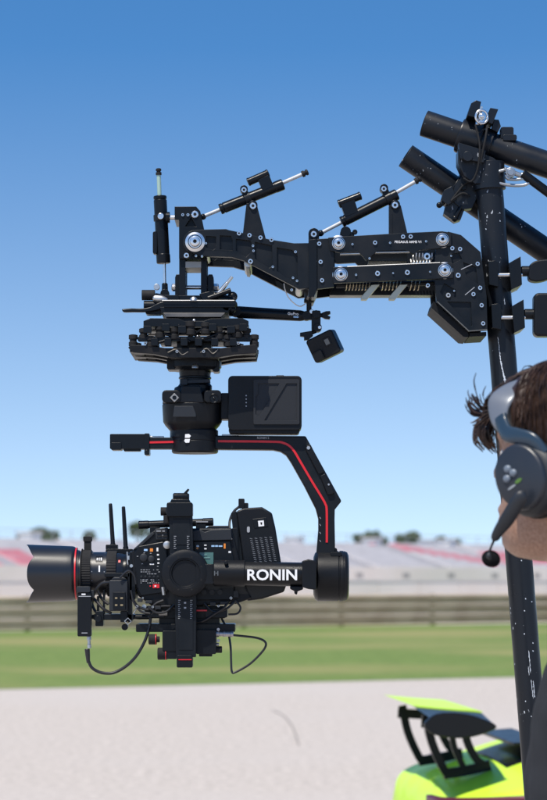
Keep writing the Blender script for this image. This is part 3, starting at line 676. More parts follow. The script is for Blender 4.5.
obj('housing', mb, PLA, th, bev=1.6, seg=3)
mb = MB(); mb.prism(rrect(-13.2, 1.5, -3, 11.5, 2.2), -13.4, -9); mb.prism(rrect(2, -7, 9.5, 2.5, .8), -10.35, -9.5)
for v in mb.bm.verts: v.co = M_ @ v.co
lens_ = obj('lens_port', mb, [ANO], th, bev=.8)
mb = MB(); mb.prism(rrect(3.2, -5.2, 7.6, .6, .6), -10.7, -10.3)
for v in mb.bm.verts: v.co = M_ @ v.co
obj('display_window', mb, mat('grey_window', (.12, .125, .12), .3), th, bev=0)
o = tag(obj('thin_cable', MB().tube([(284, 286, -20), (284.6, 291, -20), (288, 299, -18), (294, 305, -14), (300, 307.3, -8), (305, 304.5, -3)], .55, 8), WCAB, None, bev=0), 'thin pale cable looping down from the arm to the action camera mount', 'cable')

# ================================================================== GIMBAL
TG = thing('camera_gimbal', 'large black camera gimbal with red stripe hanging from the isolating arm', 'gimbal', P(195, 440, 0))
# quick release head
mb = MB()
for x in (175.6, 207.7):
    mb.prism([(x, 304), (x, 279), (x+1.2, 276), (x+5, 276), (x+6.2, 279), (x+6.2, 304)], -13, 13)
mb.box(170, 298, 222, 306, -22, 22, 1); obj('clevis', mb, ANO, TG)
mb = MB(); mb.prism([(164.5, 305), (236, 305), (238, 308), (235, 312), (166, 312)], -40, 40); mb.prism([(162, 311.4), (230, 311.4), (229, 317.2), (163, 317.2)], -38, 38)
mb.prism([(200, 297), (212, 294), (222, 296), (232, 300), (236, 306), (205, 306)], -26, -8); mb.ball(195, 304, -39, 3)
obj('top_plate', mb, ANO, TG)
mb = MB(); mb.prism([(165, 317.3), (226, 317.3), (222, 321.5), (168, 321.5)], -40, 40); obj('underside_slab', mb, mat('lit_underside_grey', (.11, .105, .10), .45, .5, .1, 30, col2=(.17, .16, .15)), TG)  # slab coloured beige-grey to paint the ground-lit underside of the plate
mb = MB(); mb.cyl((164, 305.5, -42), (235, 305.5, -42), .5); mb.lathe((195, 305.5, -40), (195, 299, -40), [(0, 4), (2, 3.6), (3.6, 2.2), (4.4, 0)], 20); obj('edge_trim', mb, ALU, TG, bev=0)
mb = MB(); mb.prism(smooth2([(124, 313.2), (133, 312.4), (142, 312.6), (152, 311), (160, 307), (170, 304.5), (176, 307), (168, 311), (158, 314.5), (148, 316), (136, 316), (126, 316), (124, 313.2)], 3)[:-1], -36, -30); obj('release_lever', mb, ANO, TG, bev=.8)
mb = MB(); mb.cyl((143, 297.5, -20), (156, 297.5, -20), 5.2); mb.cyl((156, 299, -20), (162, 300, -20), 3.6); obj('lock_knob', mb, RUB, TG)
mb = MB(); mb.lathe((154, 301, -24), (170, 303.5, -24), [(0, 2), (2, 3.6), (8, 4.4), (13, 3.2), (15, 2)], 20); mb.disc(158, 290, -26, -22, 3); obj('silver_link', mb, ALU, TG)
mb = MB(); mb.cyl((145, 308, -20), (158, 308, -20), 5); mb.box(147, 311, 163, 317.5, -30, -14, 2); mb.box(155, 298, 180, 306, -25, 0, 1.5); obj('clamp_block', mb, ANO, TG)
mb = MB(); mb.cyl((211, 301, -30), (236, 304.5, -30), 4.6); mb.ball(233, 300, -28, 5); mb.ball(216, 300, -34, 4.4); mb.disc(228, 310, -38, -30, 5.2); mb.ball(233, 313.5, -34, 3.6); obj('ball_joint', mb, ANO, TG)
mb = MB(); mb.lathe((219, 298.5, -36), (234, 280, -36), [(0, 2.6), (8, 2.2), (14, 1.8), (14.2, 1.5), (22, 1.5)], 14); obj('joint_lever', mb, ALU, TG)
mb = MB(); mb.lathe((209, 303, -38), (234, 294, -38), [(0, 2.6), (14, 2.3), (24, 2.6)], 14); obj('joint_lever', mb, ANO, TG)
# isolator plates with rubber mounts
mb = MB(); pl = [(146, 326), (153, 323.2), (180, 323.6), (186, 326), (205, 326), (212, 323.6), (243, 323.2), (249, 326), (249, 331.5), (146, 331.5)]
mb.prism([(170, 321.5), (222, 321.5), (224, 327), (168, 327)], -34, 34)
for w0, w1 in ((-46, -34), (-8, 8), (34, 46)): mb.prism(pl, w0, w1)
mb.prism([(147, 326.6), (160, 325.9), (160, 330.8), (147, 330.8)], -45, 45); mb.prism([(236, 325.9), (248.2, 326.6), (248.2, 330.8), (236, 330.8)], -45, 45)
obj('upper_isolator_plate', mb, ANO, TG)
mb = MB(); lo = [(131, 352), (134, 349.5), (150, 350), (168, 352.5), (222, 352.5), (242, 350), (256, 349), (258, 351), (256.5, 357.6), (235, 359), (218, 362), (174, 362), (156, 358.4), (136, 357)]
for w0, w1 in ((-46, -33), (-6, 6), (33, 46)): mb.prism(lo, w0, w1)
mb.box(132.5, 351.2, 145, 356.4, -45, 45); mb.box(244, 351.2, 255.8, 356.4, -45, 45); mb.prism([(168, 352), (222, 352), (219, 362), (173, 362)], -34, 34)
obj('lower_isolator_plate', mb, mat('worn_isolator_plate', (.007, .007, .008), .4, 0, .1, 20, col2=(.018, .017, .017), spec=.2), TG)
def puck(u, v, wd, r, h):
    mb = MB(); mb.lathe((u, v-h/2, wd), (u, v+h, wd), [(0, r*.6), (.6, r), (h*.36, r*1.02), (h*.42, r*.8), (h*.58, r*.8), (h*.64, r*1.02), (h-.6, r), (h, r*.6)], 20)
    obj('rubber_mount', mb, RUB, TG, bev=0)
for u, v, wd, r, h in ((135.5, 344.5, -38, 4.4, 12), (146, 338, -40, 4.6, 11), (153, 346, -42, 4.6, 11), (162, 336, -41, 5, 13), (176, 338, -42, 4.6, 12), (192, 333, -44, 5.2, 14), (207, 333, -44, 4.8, 12), (220, 338, -42, 4.8, 12), (229, 345, -41, 4.6, 12), (238, 336, -42, 5.4, 13), (247, 338, -40, 4.4, 11), (254.6, 344.5, -38, 4.5, 12),
                       (135, 345, 38, 4.4, 12), (153, 345, 40, 4.6, 12), (176, 340, 42, 4.6, 12), (207, 340, 42, 4.6, 12), (233, 345, 41, 4.6, 12), (254, 345, 38, 4.4, 12)):
    puck(u, v, wd, r, h)
mb = MB()
for a, b in (((166, 338, -44), (192, 346, -44)), ((152, 350, -44), (176, 342, -44)), ((198, 346, -44), (226, 336, -44)), ((212, 342, -44), (244, 350, -44)), ((180, 330, -46), (205, 344, -40)), ((210, 330, -46), (186, 344, -40))):
    mb.cyl(a, b, 1.5, 1.5, 10)
mb.box(160, 340, 232, 344, -30, 30, 1); mb.box(178, 343, 212, 353, -28, 28, 2); mb.box(140, 341, 252, 345.5, -44, -36, 1.5)
for u_ in (157, 170, 186, 200, 216, 234): mb.box(u_-3.4, 343, u_+3.4, 350.5, -49, -40, 1)
for u_, v_ in ((150, 333), (168, 331), (184, 333), (214, 331), (232, 333), (244, 331)): mb.box(u_-4, v_-2, u_+4, v_+5, -49, -40, 1)
obj('isolator_cage', mb, ANO, TG)
mb = MB()
for u, v in ((148, 348), (239, 348), (179, 356), (205, 356), (170, 333), (214, 334)): mb.bolt(u, v, -46.4, 1.6)
mb.ball(195.6, 325.5, -46, 1.7); mb.ball(199, 341, -47, 1)
obj('isolator_screw', mb, [ALU, HOLE], TG, bev=0)
mb = MB(); mb.tube([(170, 357, -47), (178, 354, -47), (184, 359, -46), (190, 356, -46)], .45, 6); mb.tube([(202, 357, -46), (208, 353, -47), (214, 358, -47), (219, 354, -46)], .45, 6); obj('safety_wire', mb, mat('dull_wire', (.25, .23, .2), .5, .7), TG, bev=0)
mb = MB(); mb.lathe((195, 360, 0), (195, 390, 0), [(0, 24), (1, 26.5), (8, 26.5), (11, 23), (11.2, 16), (17, 15.4), (17.2, 16.3), (19, 16.3), (19.2, 15.4), (24, 15.4), (26, 17), (30, 17)], 48)
mb.box(213, 362, 220, 373, -14, 10, 2); mb.box(167.6, 360, 176, 371, -16, 10, 2); obj('neck_collar', mb, ANO, TG)
mb = MB(); mb.lathe((196, 370.5, -26), (196, 364, -26), [(0, 3.4), (2, 3.2), (4, 1.8), (5, 0)], 18); obj('latch_button', mb, ALU, TG, bev=0)
mb = MB(); mb.box(181, 380.5, 188, 386.5, -17.6, -14, 1); mb.prism([(188, 381.5), (210, 380.5), (211, 384), (188, 385)], -17.2, -13); obj('neck_latch', mb, PLG, TG)
# pan motor
mb = MB(); mb.lathe((192.5, 386, 0), (192.5, 440, 0), [(0, 14), (2, 18), (7, 19), (9, 23), (11, 29.2), (18, 30), (18.3, 29.2), (19, 30.2), (36, 29.4), (40, 27), (45, 22.5), (52, 22.5)], 56); obj('pan_motor', mb, PLA, TG)
mb = MB(); mb.prism(rrect(163.5, 392.5, 182, 405, 4), -31, -12); mb.prism(rrect(205, 392.5, 222, 405, 4), -31, -12); mb.prism([(183, 388), (201, 388), (205, 405), (179, 405)], -29.6, -14); mb.box(221, 394, 230, 420, -14, 14, 1.5); obj('motor_housing', mb, PLA, TG, bev=1.0, seg=3)
mb = MB(ref=-30); mb.prism([(174.5, 406), (193, 406), (196, 414), (196, 417), (173, 417)], -30.9, -28.5); obj('cover_panel', mb, PLG, TG)
mb = MB(ref=-31); mb.prism([(174.5, 393), (179.2, 397.7), (174.5, 402.4), (169.8, 397.7)], -32.2, -30.8); obj('emblem', mb, mat('brushed_emblem', (.35, .33, .30), .4, .7), TG)
mb = MB(ref=-31); mb.disc(174.5, 397.7, -32.6, -32.1, 2.1); mb.lathe((214, 398.5, -30), (214, 398.5, -36), [(0, 5), (2, 5), (2.4, 4.2), (1.6, 3.4), (1.6, 1.2), (2.6, 1)], 24); obj('dial', mb, ANO, TG)
# battery
mb = MB(); mb.prism(rrect(228.5, 377.5, 301.5, 431.5, 4.5, 5), -20, 20); mb.prism(rrect(229, 428, 299.5, 434.5, 3), -18, 18); mb.box(276, 375.6, 284, 379, -5, 5, .8)
bat = obj('battery', mb, PLA, TG, bev=2.0, seg=4)
mb = MB(ref=-20); mb.plate(rrect(253.5, 379.5, 299.5, 424.5, 1.5), -21.6, -19, [[(258, 383.5), (279.5, 383.5), (259, 417), (255.5, 414), (255.5, 397), (258, 394)], [(286.5, 383.5), (297, 383.5), (297, 420.5), (264.2, 420.5)]], 1.3)
obj('battery_panel', mb, mat('slate_plastic', (.017, .019, .023), .55, 0, .05, 14, .12, 1500, spec=.3), bat)
mb = MB(ref=-20)
for i in range(4): mb.disc(246.2, 395.6+i*3.5, -20.4, -19.8, .65, 10)
obj('charge_light', mb, GRY, bat, bev=0)
# pan arm (horizontal bar + diagonal + vertical)
mb = MB(); mb.box(110.5, 434.5, 149, 449.5, -9, 9, 1.2); mb.box(124, 449, 141, 451.5, -6, 6, 1); mb.box(112, 443, 122, 450.5, -10, 10, .8); mb.box(145, 434, 150, 455.5, -10.5, 10.5, 1); mb.disc(147.5, 453, -12, 12, 2.6); obj('arm_end_block', mb, ANO, TG)
mb = MB(); mb.box(148, 438, 176, 449.3, -9, 9, 1); obj('arm_bar', mb, ANO2, TG)
mb = MB(); mb.box(150.5, 436.4, 164, 439, -6, 6, .4); mb.box(222, 434.6, 238.5, 437, -6, 6, .4); obj('scale_plate', mb, ALU, TG)
outer = [(214, 436), (305.5, 436.6)]+[(341.3, 501.5), (334.6, 510), (334.4, 520), (335, 556)]
inner = [(316, 556), (318.2, 530), (318.2, 519), (315.6, 509), (304, 486), (291, 463), (286, 455.5), (280.5, 452), (273, 450.4), (214, 449.8)]
mb = MB(); mb.prism(outer+inner, -10, 10); obj('pan_arm', mb, ANO2, TG, bev=1.4, seg=3)
redp = smooth2([(218, 441.2), (270, 441.7), (283.5, 443), (292.5, 449), (301.5, 463.7), (312, 481.5), (321.5, 497), (325.3, 504), (326.7, 511), (326.8, 542.5)], 5)
mb = MB(ref=-10); mb.prism(band(redp, 2.2), -10.7, -9.5); mb.prism(band([(149, 442.4), (176, 441.8)], 2.0), -9.8, -8.6); obj('red_stripe', mb, RED, TG, bev=0, label='red stripe inlaid along the arm')
mb = MB(ref=-10); mb.prism([(305, 448.5), (306.5, 445.6), (310.5, 444.6), (324, 471), (322.5, 473.5), (318.5, 474.5)], -12.8, -9.5); mb.prism([(320, 476), (325.2, 473.6), (334.2, 491.6), (332.8, 494.5), (327.6, 495.2)], -13.2, -9.5)
cl = obj('lever_lock', mb, PLA, TG, bev=.8)
mb = MB(ref=-10); mb.disc(308.4, 448, -13.6, -12.6, 1.7, 14); mb.disc(328.6, 484.6, -13.8, -13, 1.0, 14); obj('lock_pin', mb, ALU, cl, bev=0)
mb = MB(ref=-10)
for y in (517, 524, 532, 540): mb.prism(band([(319.6, y), (320.8, y+1.8)], .5), -10.25, -9.9)
obj('scale_mark', mb, GRY, TG, bev=0)
text('arm_lettering', 'RONIN 2', 257, 438.9, -10.1, 3.0, GRY, TG, ref=-10, bold=.03)
mb = MB(); mb.lathe((195, 430, 0), (195, 460, 0), [(0, 22.3), (1, 23.2), (11, 23.2), (11.3, 22.7), (11.8, 23.2), (22, 23.2), (23.5, 22)], 52); obj('arm_collar', mb, PLA, TG)
mb = MB(ref=-23)
mb.prism([(185.2, 434.3), (189, 434), (191, 436), (189.5, 437.8), (185, 437.8)], -23.8, -22.4); mb.prism([(185, 439), (190, 439), (189.3, 442.6), (185.6, 442.8), (184.3, 441)], -23.8, -22.4); obj('emblem', mb, WHT, TG, bev=0, label='small white two-part emblem')
# roll motor
mb = MB(); mb.lathe((312, 576, 0), (350, 576, 0), [(1, 9), (1.5, 19), (3, 23), (5.4, 25), (6, 25.4), (26, 25.0), (26.4, 24.4), (27.2, 24.4), (27.6, 25.2), (31, 25.2), (31.3, 24.6), (32, 24.6), (32.3, 24.9), (35, 23.8), (36.4, 21), (36.6, 8)], 64); mb.box(321, 548, 337, 556, -9, 9, 2)
mb.prism(rrect(330, 552.4, 341.5, 556.3, 1.6), -16, -8)
obj('roll_motor', mb, PLA, TG, bev=.3)
# roll tube and side carrier
WR = -52
mb = MB(ref=WR-11); mb.lathe((243, 573.5, WR), (304, 574.5, WR), [(0, 10.8), (.6, 11.5), (59, 11.8), (60, 11.2)], 48); rt = obj('roll_tube', mb, PLA, TG)
text('lettering', 'RONIN', 246.4, 579.9, WR-11.55, 14.6, WHT, rt, ref=WR-12, bold=.34, ext=.35, sx=1.06)
mb = MB(ref=WR); mb.prism([(302, 561), (308, 559.3), (316, 561), (316, 590), (308, 589), (302, 587)], WR-14, 4); mb.prism([(290, 586), (303, 586), (303, 589.5), (296, 592), (290, 589)], WR-6, WR+6); mb.prism([(294, 590), (298, 590), (297, 595), (294.5, 594)], WR-3, WR+3); obj('tube_clamp', mb, PLA, TG, bev=1)
mb = MB(ref=WR-11); mb.lathe((213, 573, WR), (245, 573.4, WR), [(0, 11.8), (.8, 12.9), (30, 12.9), (31, 12.3)], 48); mb.box(196, 564, 214, 584, WR-9, WR+9, 2); mb.disc(226, 562.6, WR-13.6, WR-9, 1.9, 14); obj('tube_collar', mb, PLA, TG)
mb = MB(ref=WR-10)
for x in (214.2, 217.4): mb.box(x, 571, x+1.0, 575.6, WR-13.2, WR-12.2)
mb.prism(band([(215.4, 573.2), (217.6, 573.2)], .8), WR-13.3, WR-12.2); obj('scale_mark', mb, mat('dim_print', (.09, .10, .11), .5), TG, bev=0)
# tilt stage vertical bar
WV = -44
mb = MB(ref=WV); mb.prism([(169.5, 514), (192.5, 514), (193.5, 560), (196.5, 600), (196, 657), (176.5, 657), (175, 600), (170, 560)], WV-5, WV+5)
mb.prism([(172.8, 519), (190, 519), (191, 545), (172.9, 545)], WV-5.6, WV-4)
mb.prism([(178, 600), (193.4, 600), (193.3, 650), (179, 650)], WV-5.6, WV-4); bar = obj('tilt_bar', mb, ANO2, TG)
for y0, y1, xs in ((536, 550, (173.9, 187)), (600, 619, (178.2, 190.2))):
    mb = MB(ref=WV-5); y = y0
    while y < y1:
        for x in xs: mb.box(x, y, x+(2.4 if int(y-y0) % 4 == 0 else 1.5), y+.55, WV-6, WV-5.4)
        y += 2
    if y0 == 600: mb.box(184, 602, 186.2, 603.6, WV-6, WV-5.4); mb.box(184, 607, 186.2, 608.6, WV-6, WV-5.4)
    obj('scale_mark', mb, GRY, bar, bev=0)
mb = MB(ref=WV); mb.prism(rrect(167, 502.5, 193, 517, 2.4), WV-9, WV+9); mb.prism([(170, 503), (172, 499), (189, 499), (191, 503)], WV-7, WV+7); mb.box(166, 508, 170, 514, WV-6, WV+6, 1); obj('bar_cap', mb, ANO, TG, bev=.8)
mb = MB(ref=WV); mb.lathe((173, 497, WV), (190, 497, WV), [(0, 3), (1, 4), (14, 4), (16, 3)], 20); mb.prism([(178, 497), (182, 495), (188, 488.6), (189.6, 489.6), (184.4, 497)], WV-3, WV+3); obj('cap_lever', mb, ANO, TG)
mb = MB(ref=WV); mb.lathe((167, 515, WV+10), (167, 522, WV+10), [(0, 4), (8, 4)], 16); mb.cyl((160, 511, WV+14), (170, 511, WV+14), 4.2); obj('cap_knob', mb, RUB, TG)
mb = MB(ref=WV); mb.box(177, 655, 193, 667.3, WV-8, WV+8, 1.5); obj('bar_foot', mb, ANO, TG)
mb = MB(ref=WV-8); mb.box(178.4, 659.2, 191.6, 660.1, WV-8.5, WV-7); obj('red_line', mb, RED, TG, bev=0)
# tilt motor disc
mb = MB(ref=WV-18); mb.lathe((185, 573.2, WV-3), (185, 573.2, WV-40), [(0, 22.5), (1.5, 23.4), (12, 23.4), (13.5, 22.7), (13.8, 22), (14.8, 19.6), (15.0, 15), (14.2, 14.4), (14.2, 13.4), (13.6, 12.9), (12.4, 12.4), (12.2, 0)], 72)
tm = obj('tilt_motor', mb, PLA, TG, bev=0)
mb = MB(ref=WV-18)
for i in range(8): q = R(22.5+45*i); mb.disc(185+17.6*math.cos(q), 573.2+17.6*math.sin(q), WV-18.0, WV-17, .9, 10)
obj('motor_screw', mb, HOLE, tm, bev=0)

# ================================================================== CINEMA CAMERA
TC = thing('cinema_camera', 'black cinema camera with large hooded lens balanced inside the gimbal', 'camera', P(185, 606, 0))
mb = MB(ref=-28)
body = [(131, 552), (152, 531.5), (158, 528.5), (232, 528), (236, 545), (241, 566), (246, 588), (252, 598), (236, 604), (200, 606), (152, 606), (138, 596), (133, 575)]
mb.prism(body, -28, 30); obj('camera_body', mb, PLA, TC, bev=1.6, seg=3)
mb = MB(ref=-30); mb.prism([(134.5, 553), (139, 546), (163, 541.5), (167, 544), (168, 592), (141, 596), (136.5, 586)], -31, -27.5); pn = obj('control_panel', mb, ANO, TC, bev=.8)
mb = MB(ref=-30); mb.prism([(133, 549.5), (152, 531.8), (155, 534), (139, 548.5)], -29.5, -25); mb.prism([(155, 528.8), (168, 527.5), (168, 539.5), (156, 540)], -31, -26); obj('front_cowl', mb, PLG, TC, bev=.8)
def dot(name, l, m, par, wf=-31, D=4.0):
    mb = MB(ref=wf)
    for q in l:
        if len(q) == 3: mb.disc(q[0], q[1], wf-.8, wf+.3, q[2], 14)
        else: mb.box(q[0], q[1], q[2], q[3], wf-.5, wf+.3, .2)
    return obj(name, mb, m, par, bev=0)
dot('orange_button', [(150, 548.4, 153, 551.6)], ORG, pn); dot('status_light', [(144, 549, 147.6, 551)], LBL, pn)
dot('white_button', [(156.6, 547.6, 158.4, 551.4), (157, 554, 159, 555.6), (157.4, 558.6, 159.6, 560), (157.4, 562.4, 159.4, 563.8), (149.8, 563.6, 154, 564.8)], WHT, pn)
rnd = random.Random(11); l = []
for y in (569.6, 571.6, 573.6, 579.4, 581.0, 582.6):
    x = 140.6
    while x < 159.5:
        wd_ = rnd.uniform(.7, 2.6)
        if rnd.random() < .62: l.append((x, y, x+wd_, y+.6))
        x += wd_+.8
for x, y in ((157, 566), (141.5, 563.5), (143.5, 552.6), (150, 553), (136.8, 556)): l.append((x, y, x+1.6, y+.6))
dot('control_marking', l, GRY, pn)
mb = MB(ref=-31); mb.lathe((143.8, 557.6, -31), (143.8, 557.6, -36), [(0, 4), (2.4, 3.8), (2.8, 3.2)], 24); mb.lathe((151.4, 559, -31), (151.4, 559, -36), [(0, 3.2), (1.4, 3.2), (1.8, 2.6)], 20); obj('dial', mb, PLG, pn, bev=0)
mb = MB(ref=-31)
for x in (141.5, 145.5, 149.8, 154, 158): mb.disc(x, 576.4, -32.6, -30.8, 1.1, 12)
obj('toggle', mb, PLG, pn, bev=0)
dot('red_record_button', [(152.8, 584.2, 159.4, 588)], RED, pn, -31.2); dot('record_dot', [(155.4, 586.1, .9)], WHT, pn, -31.8); dot('tally_light', [(150.3, 586, .7)], RED, pn)
mb = MB(ref=-31); mb.lathe((167.2, 545, -30), (167.2, 545, -40), [(0, 4), (4, 3.8), (4.4, 2.6), (5, 0)], 20); obj('connector', mb, ALU, pn, bev=0); mb = MB(ref=-31); mb.cyl((163, 587, -33), (164, 595, -33), 1.8); obj('lever', mb, ALU, pn, bev=0)
dot('cowl_marking', [(156.4, 530.6, 161, 531.6), (162.4, 530.6, 164.8, 531.6), (158, 536, 160, 536.8), (162, 535, 163.4, 537)], GRY, pn)
mb = MB(ref=-30)
for y in (532, 535.5): mb.box(157, y, 167, y+1.2, -32, -30)
obj('vent', mb, HOLE, pn, bev=0)
# top rail / handle
mb = MB(ref=-14); mb.lathe((138.5, 525, -14), (213, 521.8, -14), [(0, 3.6), (.6, 4.1), (10, 4.1), (10.2, 3.7), (64, 3.7), (64.3, 4.0), (74, 4.0), (74.6, 3.2)], 24); mb.box(150, 527, 160, 533, -18, -10); mb.box(196, 524, 206, 530, -18, -10); obj('top_rail', mb, ANO, TC)
dot('rail_marking', [(196, 521.3, 208, 522.3)], GRY, TC, -18.4)
# right side panel
mb = MB(ref=-30); mb.prism([(193, 531), (199, 529.5), (205, 532), (212, 529.5), (231, 529), (232, 540), (193, 541)], -32, -27); mb.prism([(205.5, 527.8), (209, 525.4), (229, 525.4), (230, 528.2)], -18, 10); obj('upper_ledge', mb, PLG, TC, bev=.6)
mb = MB(ref=-30); mb.prism([(194, 541.5), (230, 541), (234, 560), (234, 600), (196, 600)], -31, -27.5); sp = obj('side_panel', mb, ANO, TC, bev=.6)
dot('display', [(199.6, 552.4, 213.4, 566)], LCD, sp, -31, )
dot('display_text', [(201, 554.6, 207, 555.4), (201, 557.4, 210, 558.2), (201, 560.4, 205, 561.2)], mat('lcd_ink', (.2, .36, .33), .3), sp, -31.6)
dot('orange_mark', [(223.8, 543.6, 225.6, 548.6)], ORG, sp); dot('brand_mark', [(211.4, 545.2, 214.6, 546.8), (215.2, 545.2, 218, 546.8), (218.6, 545.4, 222.4, 546.8)], LBL, sp)
dot('side_button', [(196.5, 545.2, 199, 547), (204.2, 544.6, 206.6, 545.8), (204.2, 548, 206.6, 549.4), (228.5, 551, 231, 553), (227.5, 538.4, 232, 539.6)], WHT, sp); dot('side_light', [(197.4, 548.2, 1.1)], ORG, sp)
mb = MB(ref=-30)
mb.bm.free()
for x, y, r in ((196, 592, 2.8), (204, 592, 2.8), (212, 592, 2.8), (220, 592, 2.8), (201, 571, 2.2), (222, 571, 2.2)):
    mb = MB(ref=-30); mb.disc(x, y, -33.2, -30.5, r); obj('port', mb, PLG, sp)
# camera battery
mb = MB(ref=-26); bt = [(236.5, 511), (244, 508), (262, 507), (272, 513), (275.5, 528), (281, 562), (286, 586), (284, 592), (262, 599), (247, 601), (243, 561)]
mb.prism(bt, -26, 24); cb = obj('camera_battery', mb, PLA, TC, bev=2.0, seg=4)
mb = MB(ref=-22); mb.prism([(231, 513), (236.4, 511), (243, 561), (244, 590), (238, 590), (236, 561)], -22, 20); mb.box(232, 528, 238, 560, -26, -22, 1); obj('battery_plate', mb, ANO, TC)
def slant(x0, x1, y): # slanted grille coordinate
    return [(x0, y), (x1, y-1.6)]
mb = MB(ref=-26)
for i in range(12):
    y = 538.4+i*2.1; off = i*.42
    for j in range(5):
        x = 249.8+off+j*4.9; mb.prism(band([(x, y-j*.35), (x+2.6, y-j*.35+1.0-.35)], .75), -26.8, -25.6)
obj('grille_slot', mb, mat('grille_grey', (.16, .165, .175), .45, .3), cb, bev=0)
mb = MB(ref=-26); mb.prism([(252.5, 519), (266.5, 517.4), (268.3, 526.6), (254.3, 528.4)], -26.6, -25.7); obj('label_panel', mb, ANO, cb)
mb = MB(ref=-26); mb.prism([(258, 520.9), (263.7, 520.3), (264.2, 526), (258.6, 526.6)], -27, -26.5); obj('logo_plate', mb, WHT, cb, bev=0)
mb = MB(ref=-26); mb.prism([(260.2, 522.3), (262.2, 522.2), (262.0, 524.6), (260.8, 524.7)], -27.2, -26.9); obj('logo_mark', mb, HOLE, cb, bev=0)
mb = MB(ref=-26); mb.prism(rrect(247, 526.5, 249.8, 532.5, 1.3), -26.9, -25.6); obj('latch_button', mb, GRY, cb, bev=0)
mb = MB(ref=-10); mb.box(238.5, 498.8, 244.6, 508.5, -15, -5, 1); mb.box(242, 503, 248.4, 509, -14, -6, 1); obj('power_plug', mb, PLA, cb)
tag(obj('power_cable', MB().tube([(239.5, 507, -12), (234, 512, -14), (230.4, 520, -16), (229.8, 528, -20), (231, 538, -24), (233, 548, -26)], 1.3, 8), CAB, None, bev=0), 'short black cable arching from the battery plug down the camera side', 'cable')
# lens
mb = MB(); n = 96; rings = []
LC = 573.6
def hood_front(q):   # q: angle, 0 = toward camera
    c = abs(math.cos(q)); s_ = abs(math.sin(q))
    a = (q % math.pi); a = min(a, math.pi-a)      # 0 side, pi/2 top
    x = 30.0+7.0*(a/.62)**2.6 if a < .62 else 37.0-10.2*((a-.62)/(math.pi/2-.62))**.62
    return x
def ring(xf, r, inner=False):
    return [mb.bm.verts.new(mb.pt(xf(2*math.pi*i/n), LC-r*math.sin(2*math.pi*i/n)*1.0, -r*math.cos(2*math.pi*i/n))) for i in range(n)]
rr = [ring(lambda q: 75.6, 22), ring(lambda q: 75.6, 26.2), ring(lambda q: 74.4, 27), ring(lambda q: 72.6, 27.4)]
for k in range(1, 9): rr.append(ring(lambda q, k=k: 72.6+(hood_front(q)-72.6)*k/8, 27.4+1.7*(k/8)))
for k in range(8, -1, -1): rr.append(ring(lambda q, k=k: 72.6+(hood_front(q)-72.6)*k/8, 26.3+1.7*(k/8)))
for a, b in zip(rr, rr[1:]):
    for i in range(n): mb.face((a[i], a[(i+1) % n], b[(i+1) % n], b[i]))
mb.face(rr[-1])
ML = mat('satin_lens_black', (.006, .007, .010), .34, 0, .03, 12, .04, 900, spec=.6)
TL = obj('lens', MB().lathe((75, LC, 0), (136, LC, 0), [(0, 23), (0, 25.4), (2, 25.4), (2.2, 23.5), (5, 23.3), (5.2, 22.4), (18, 22.4), (18.2, 21.6), (33, 21.6), (33.5, 21), (48, 20), (50, 18.6), (60, 18.4)], 64), ML, TC, bev=0)
ho = obj('lens_hood', mb, [ML], TL, bev=.25, ang=30)
mb = MB(); mb.lathe((76.2, LC, 0), (80, LC, 0), [(0, 22.5), (0, 26.0), (1.3, 26.0), (1.3, 22.5)], 64, cap=False); mb.lathe((50, LC, 0), (49, LC, 0), [(0, 25.5), (.4, 24), (.5, 0)], 48, cap=False); obj('red_ring', mb, [RED], TL, bev=0)
def ribring(x0, x1, r0, nn=64, m=RUB):
    mb = MB(); A, B = [], []
    pr = [(x0, r0-.6), (x0+.3, r0+.5), (x1-.3, r0+.5), (x1, r0-.6)]; rg = []
    for x, r in pr:
        rg.append([mb.bm.verts.new(mb.pt(x, LC-(r-(.55 if i % 2 else 0))*math.sin(2*math.pi*i/(2*nn)), -(r-(.55 if i % 2 else 0))*math.cos(2*math.pi*i/(2*nn)))) for i in range(2*nn)])
    for a, b in zip(rg, rg[1:]):
        for i in range(2*nn): mb.face((a[i], a[(i+1) % (2*nn)], b[(i+1) % (2*nn)], b[i]))
    return obj('grip_ring', mb, m, TL, bev=0, ang=30)
ribring(81.4, 92, 23.4, 60); ribring(107.5, 117.5, 22.4, 48)
mb = MB(); mb.lathe((82, LC, 0), (95, LC, 0), [(0, 24.4), (0, 25), (1, 25), (1, 24.4)], 60); mb.box(84.4, 536.5, 91.2, 553, -4, 4, 1); mb.box(83.6, 536.5, 92, 541.5, -5, 5, 1)
obj('focus_lever', mb, RUB, TL)
def onlens(l, m, name, r=21.75):   # patches wrapped at the camera-facing side, coordinates (x, dv from axis)
    mb = MB()
    for x0, v0, x1, v1 in l:
        n_ = 4; A, B = [], []
        for i in range(n_+1):
            v = v0+(v1-v0)*i/n_; dv = LC-v; wd_ = -math.sqrt(max(0, r*r-dv*dv))
            A.append(mb.bm.verts.new(mb.pt(x0, v, wd_))); B.append(mb.bm.verts.new(mb.pt(x1, v, wd_)))
        for i in range(n_): mb.face((A[i], B[i], B[i+1], A[i+1]))
    return obj(name, mb, m, TL, bev=0)
onlens([(97, 556.4, 104, 562)], ANO, 'switch_plate', 21.9); onlens([(98, 558, 99.2, 560.4), (100, 558, 101.6, 558.8), (100, 559.8, 101.6, 560.4), (102.2, 557.8, 103.2, 560.6), (100.2, 565.6, 101.6, 572)], WHT, 'lens_marking', 22.0)
onlens([(119.5, 560.2, 121.6, 562.6)], RED, 'red_dot', 20.9); onlens([(105.4, 553.6, 106.2, 590), (93, 553, 93.8, 590)], GRY, 'scale_line', 21.68)
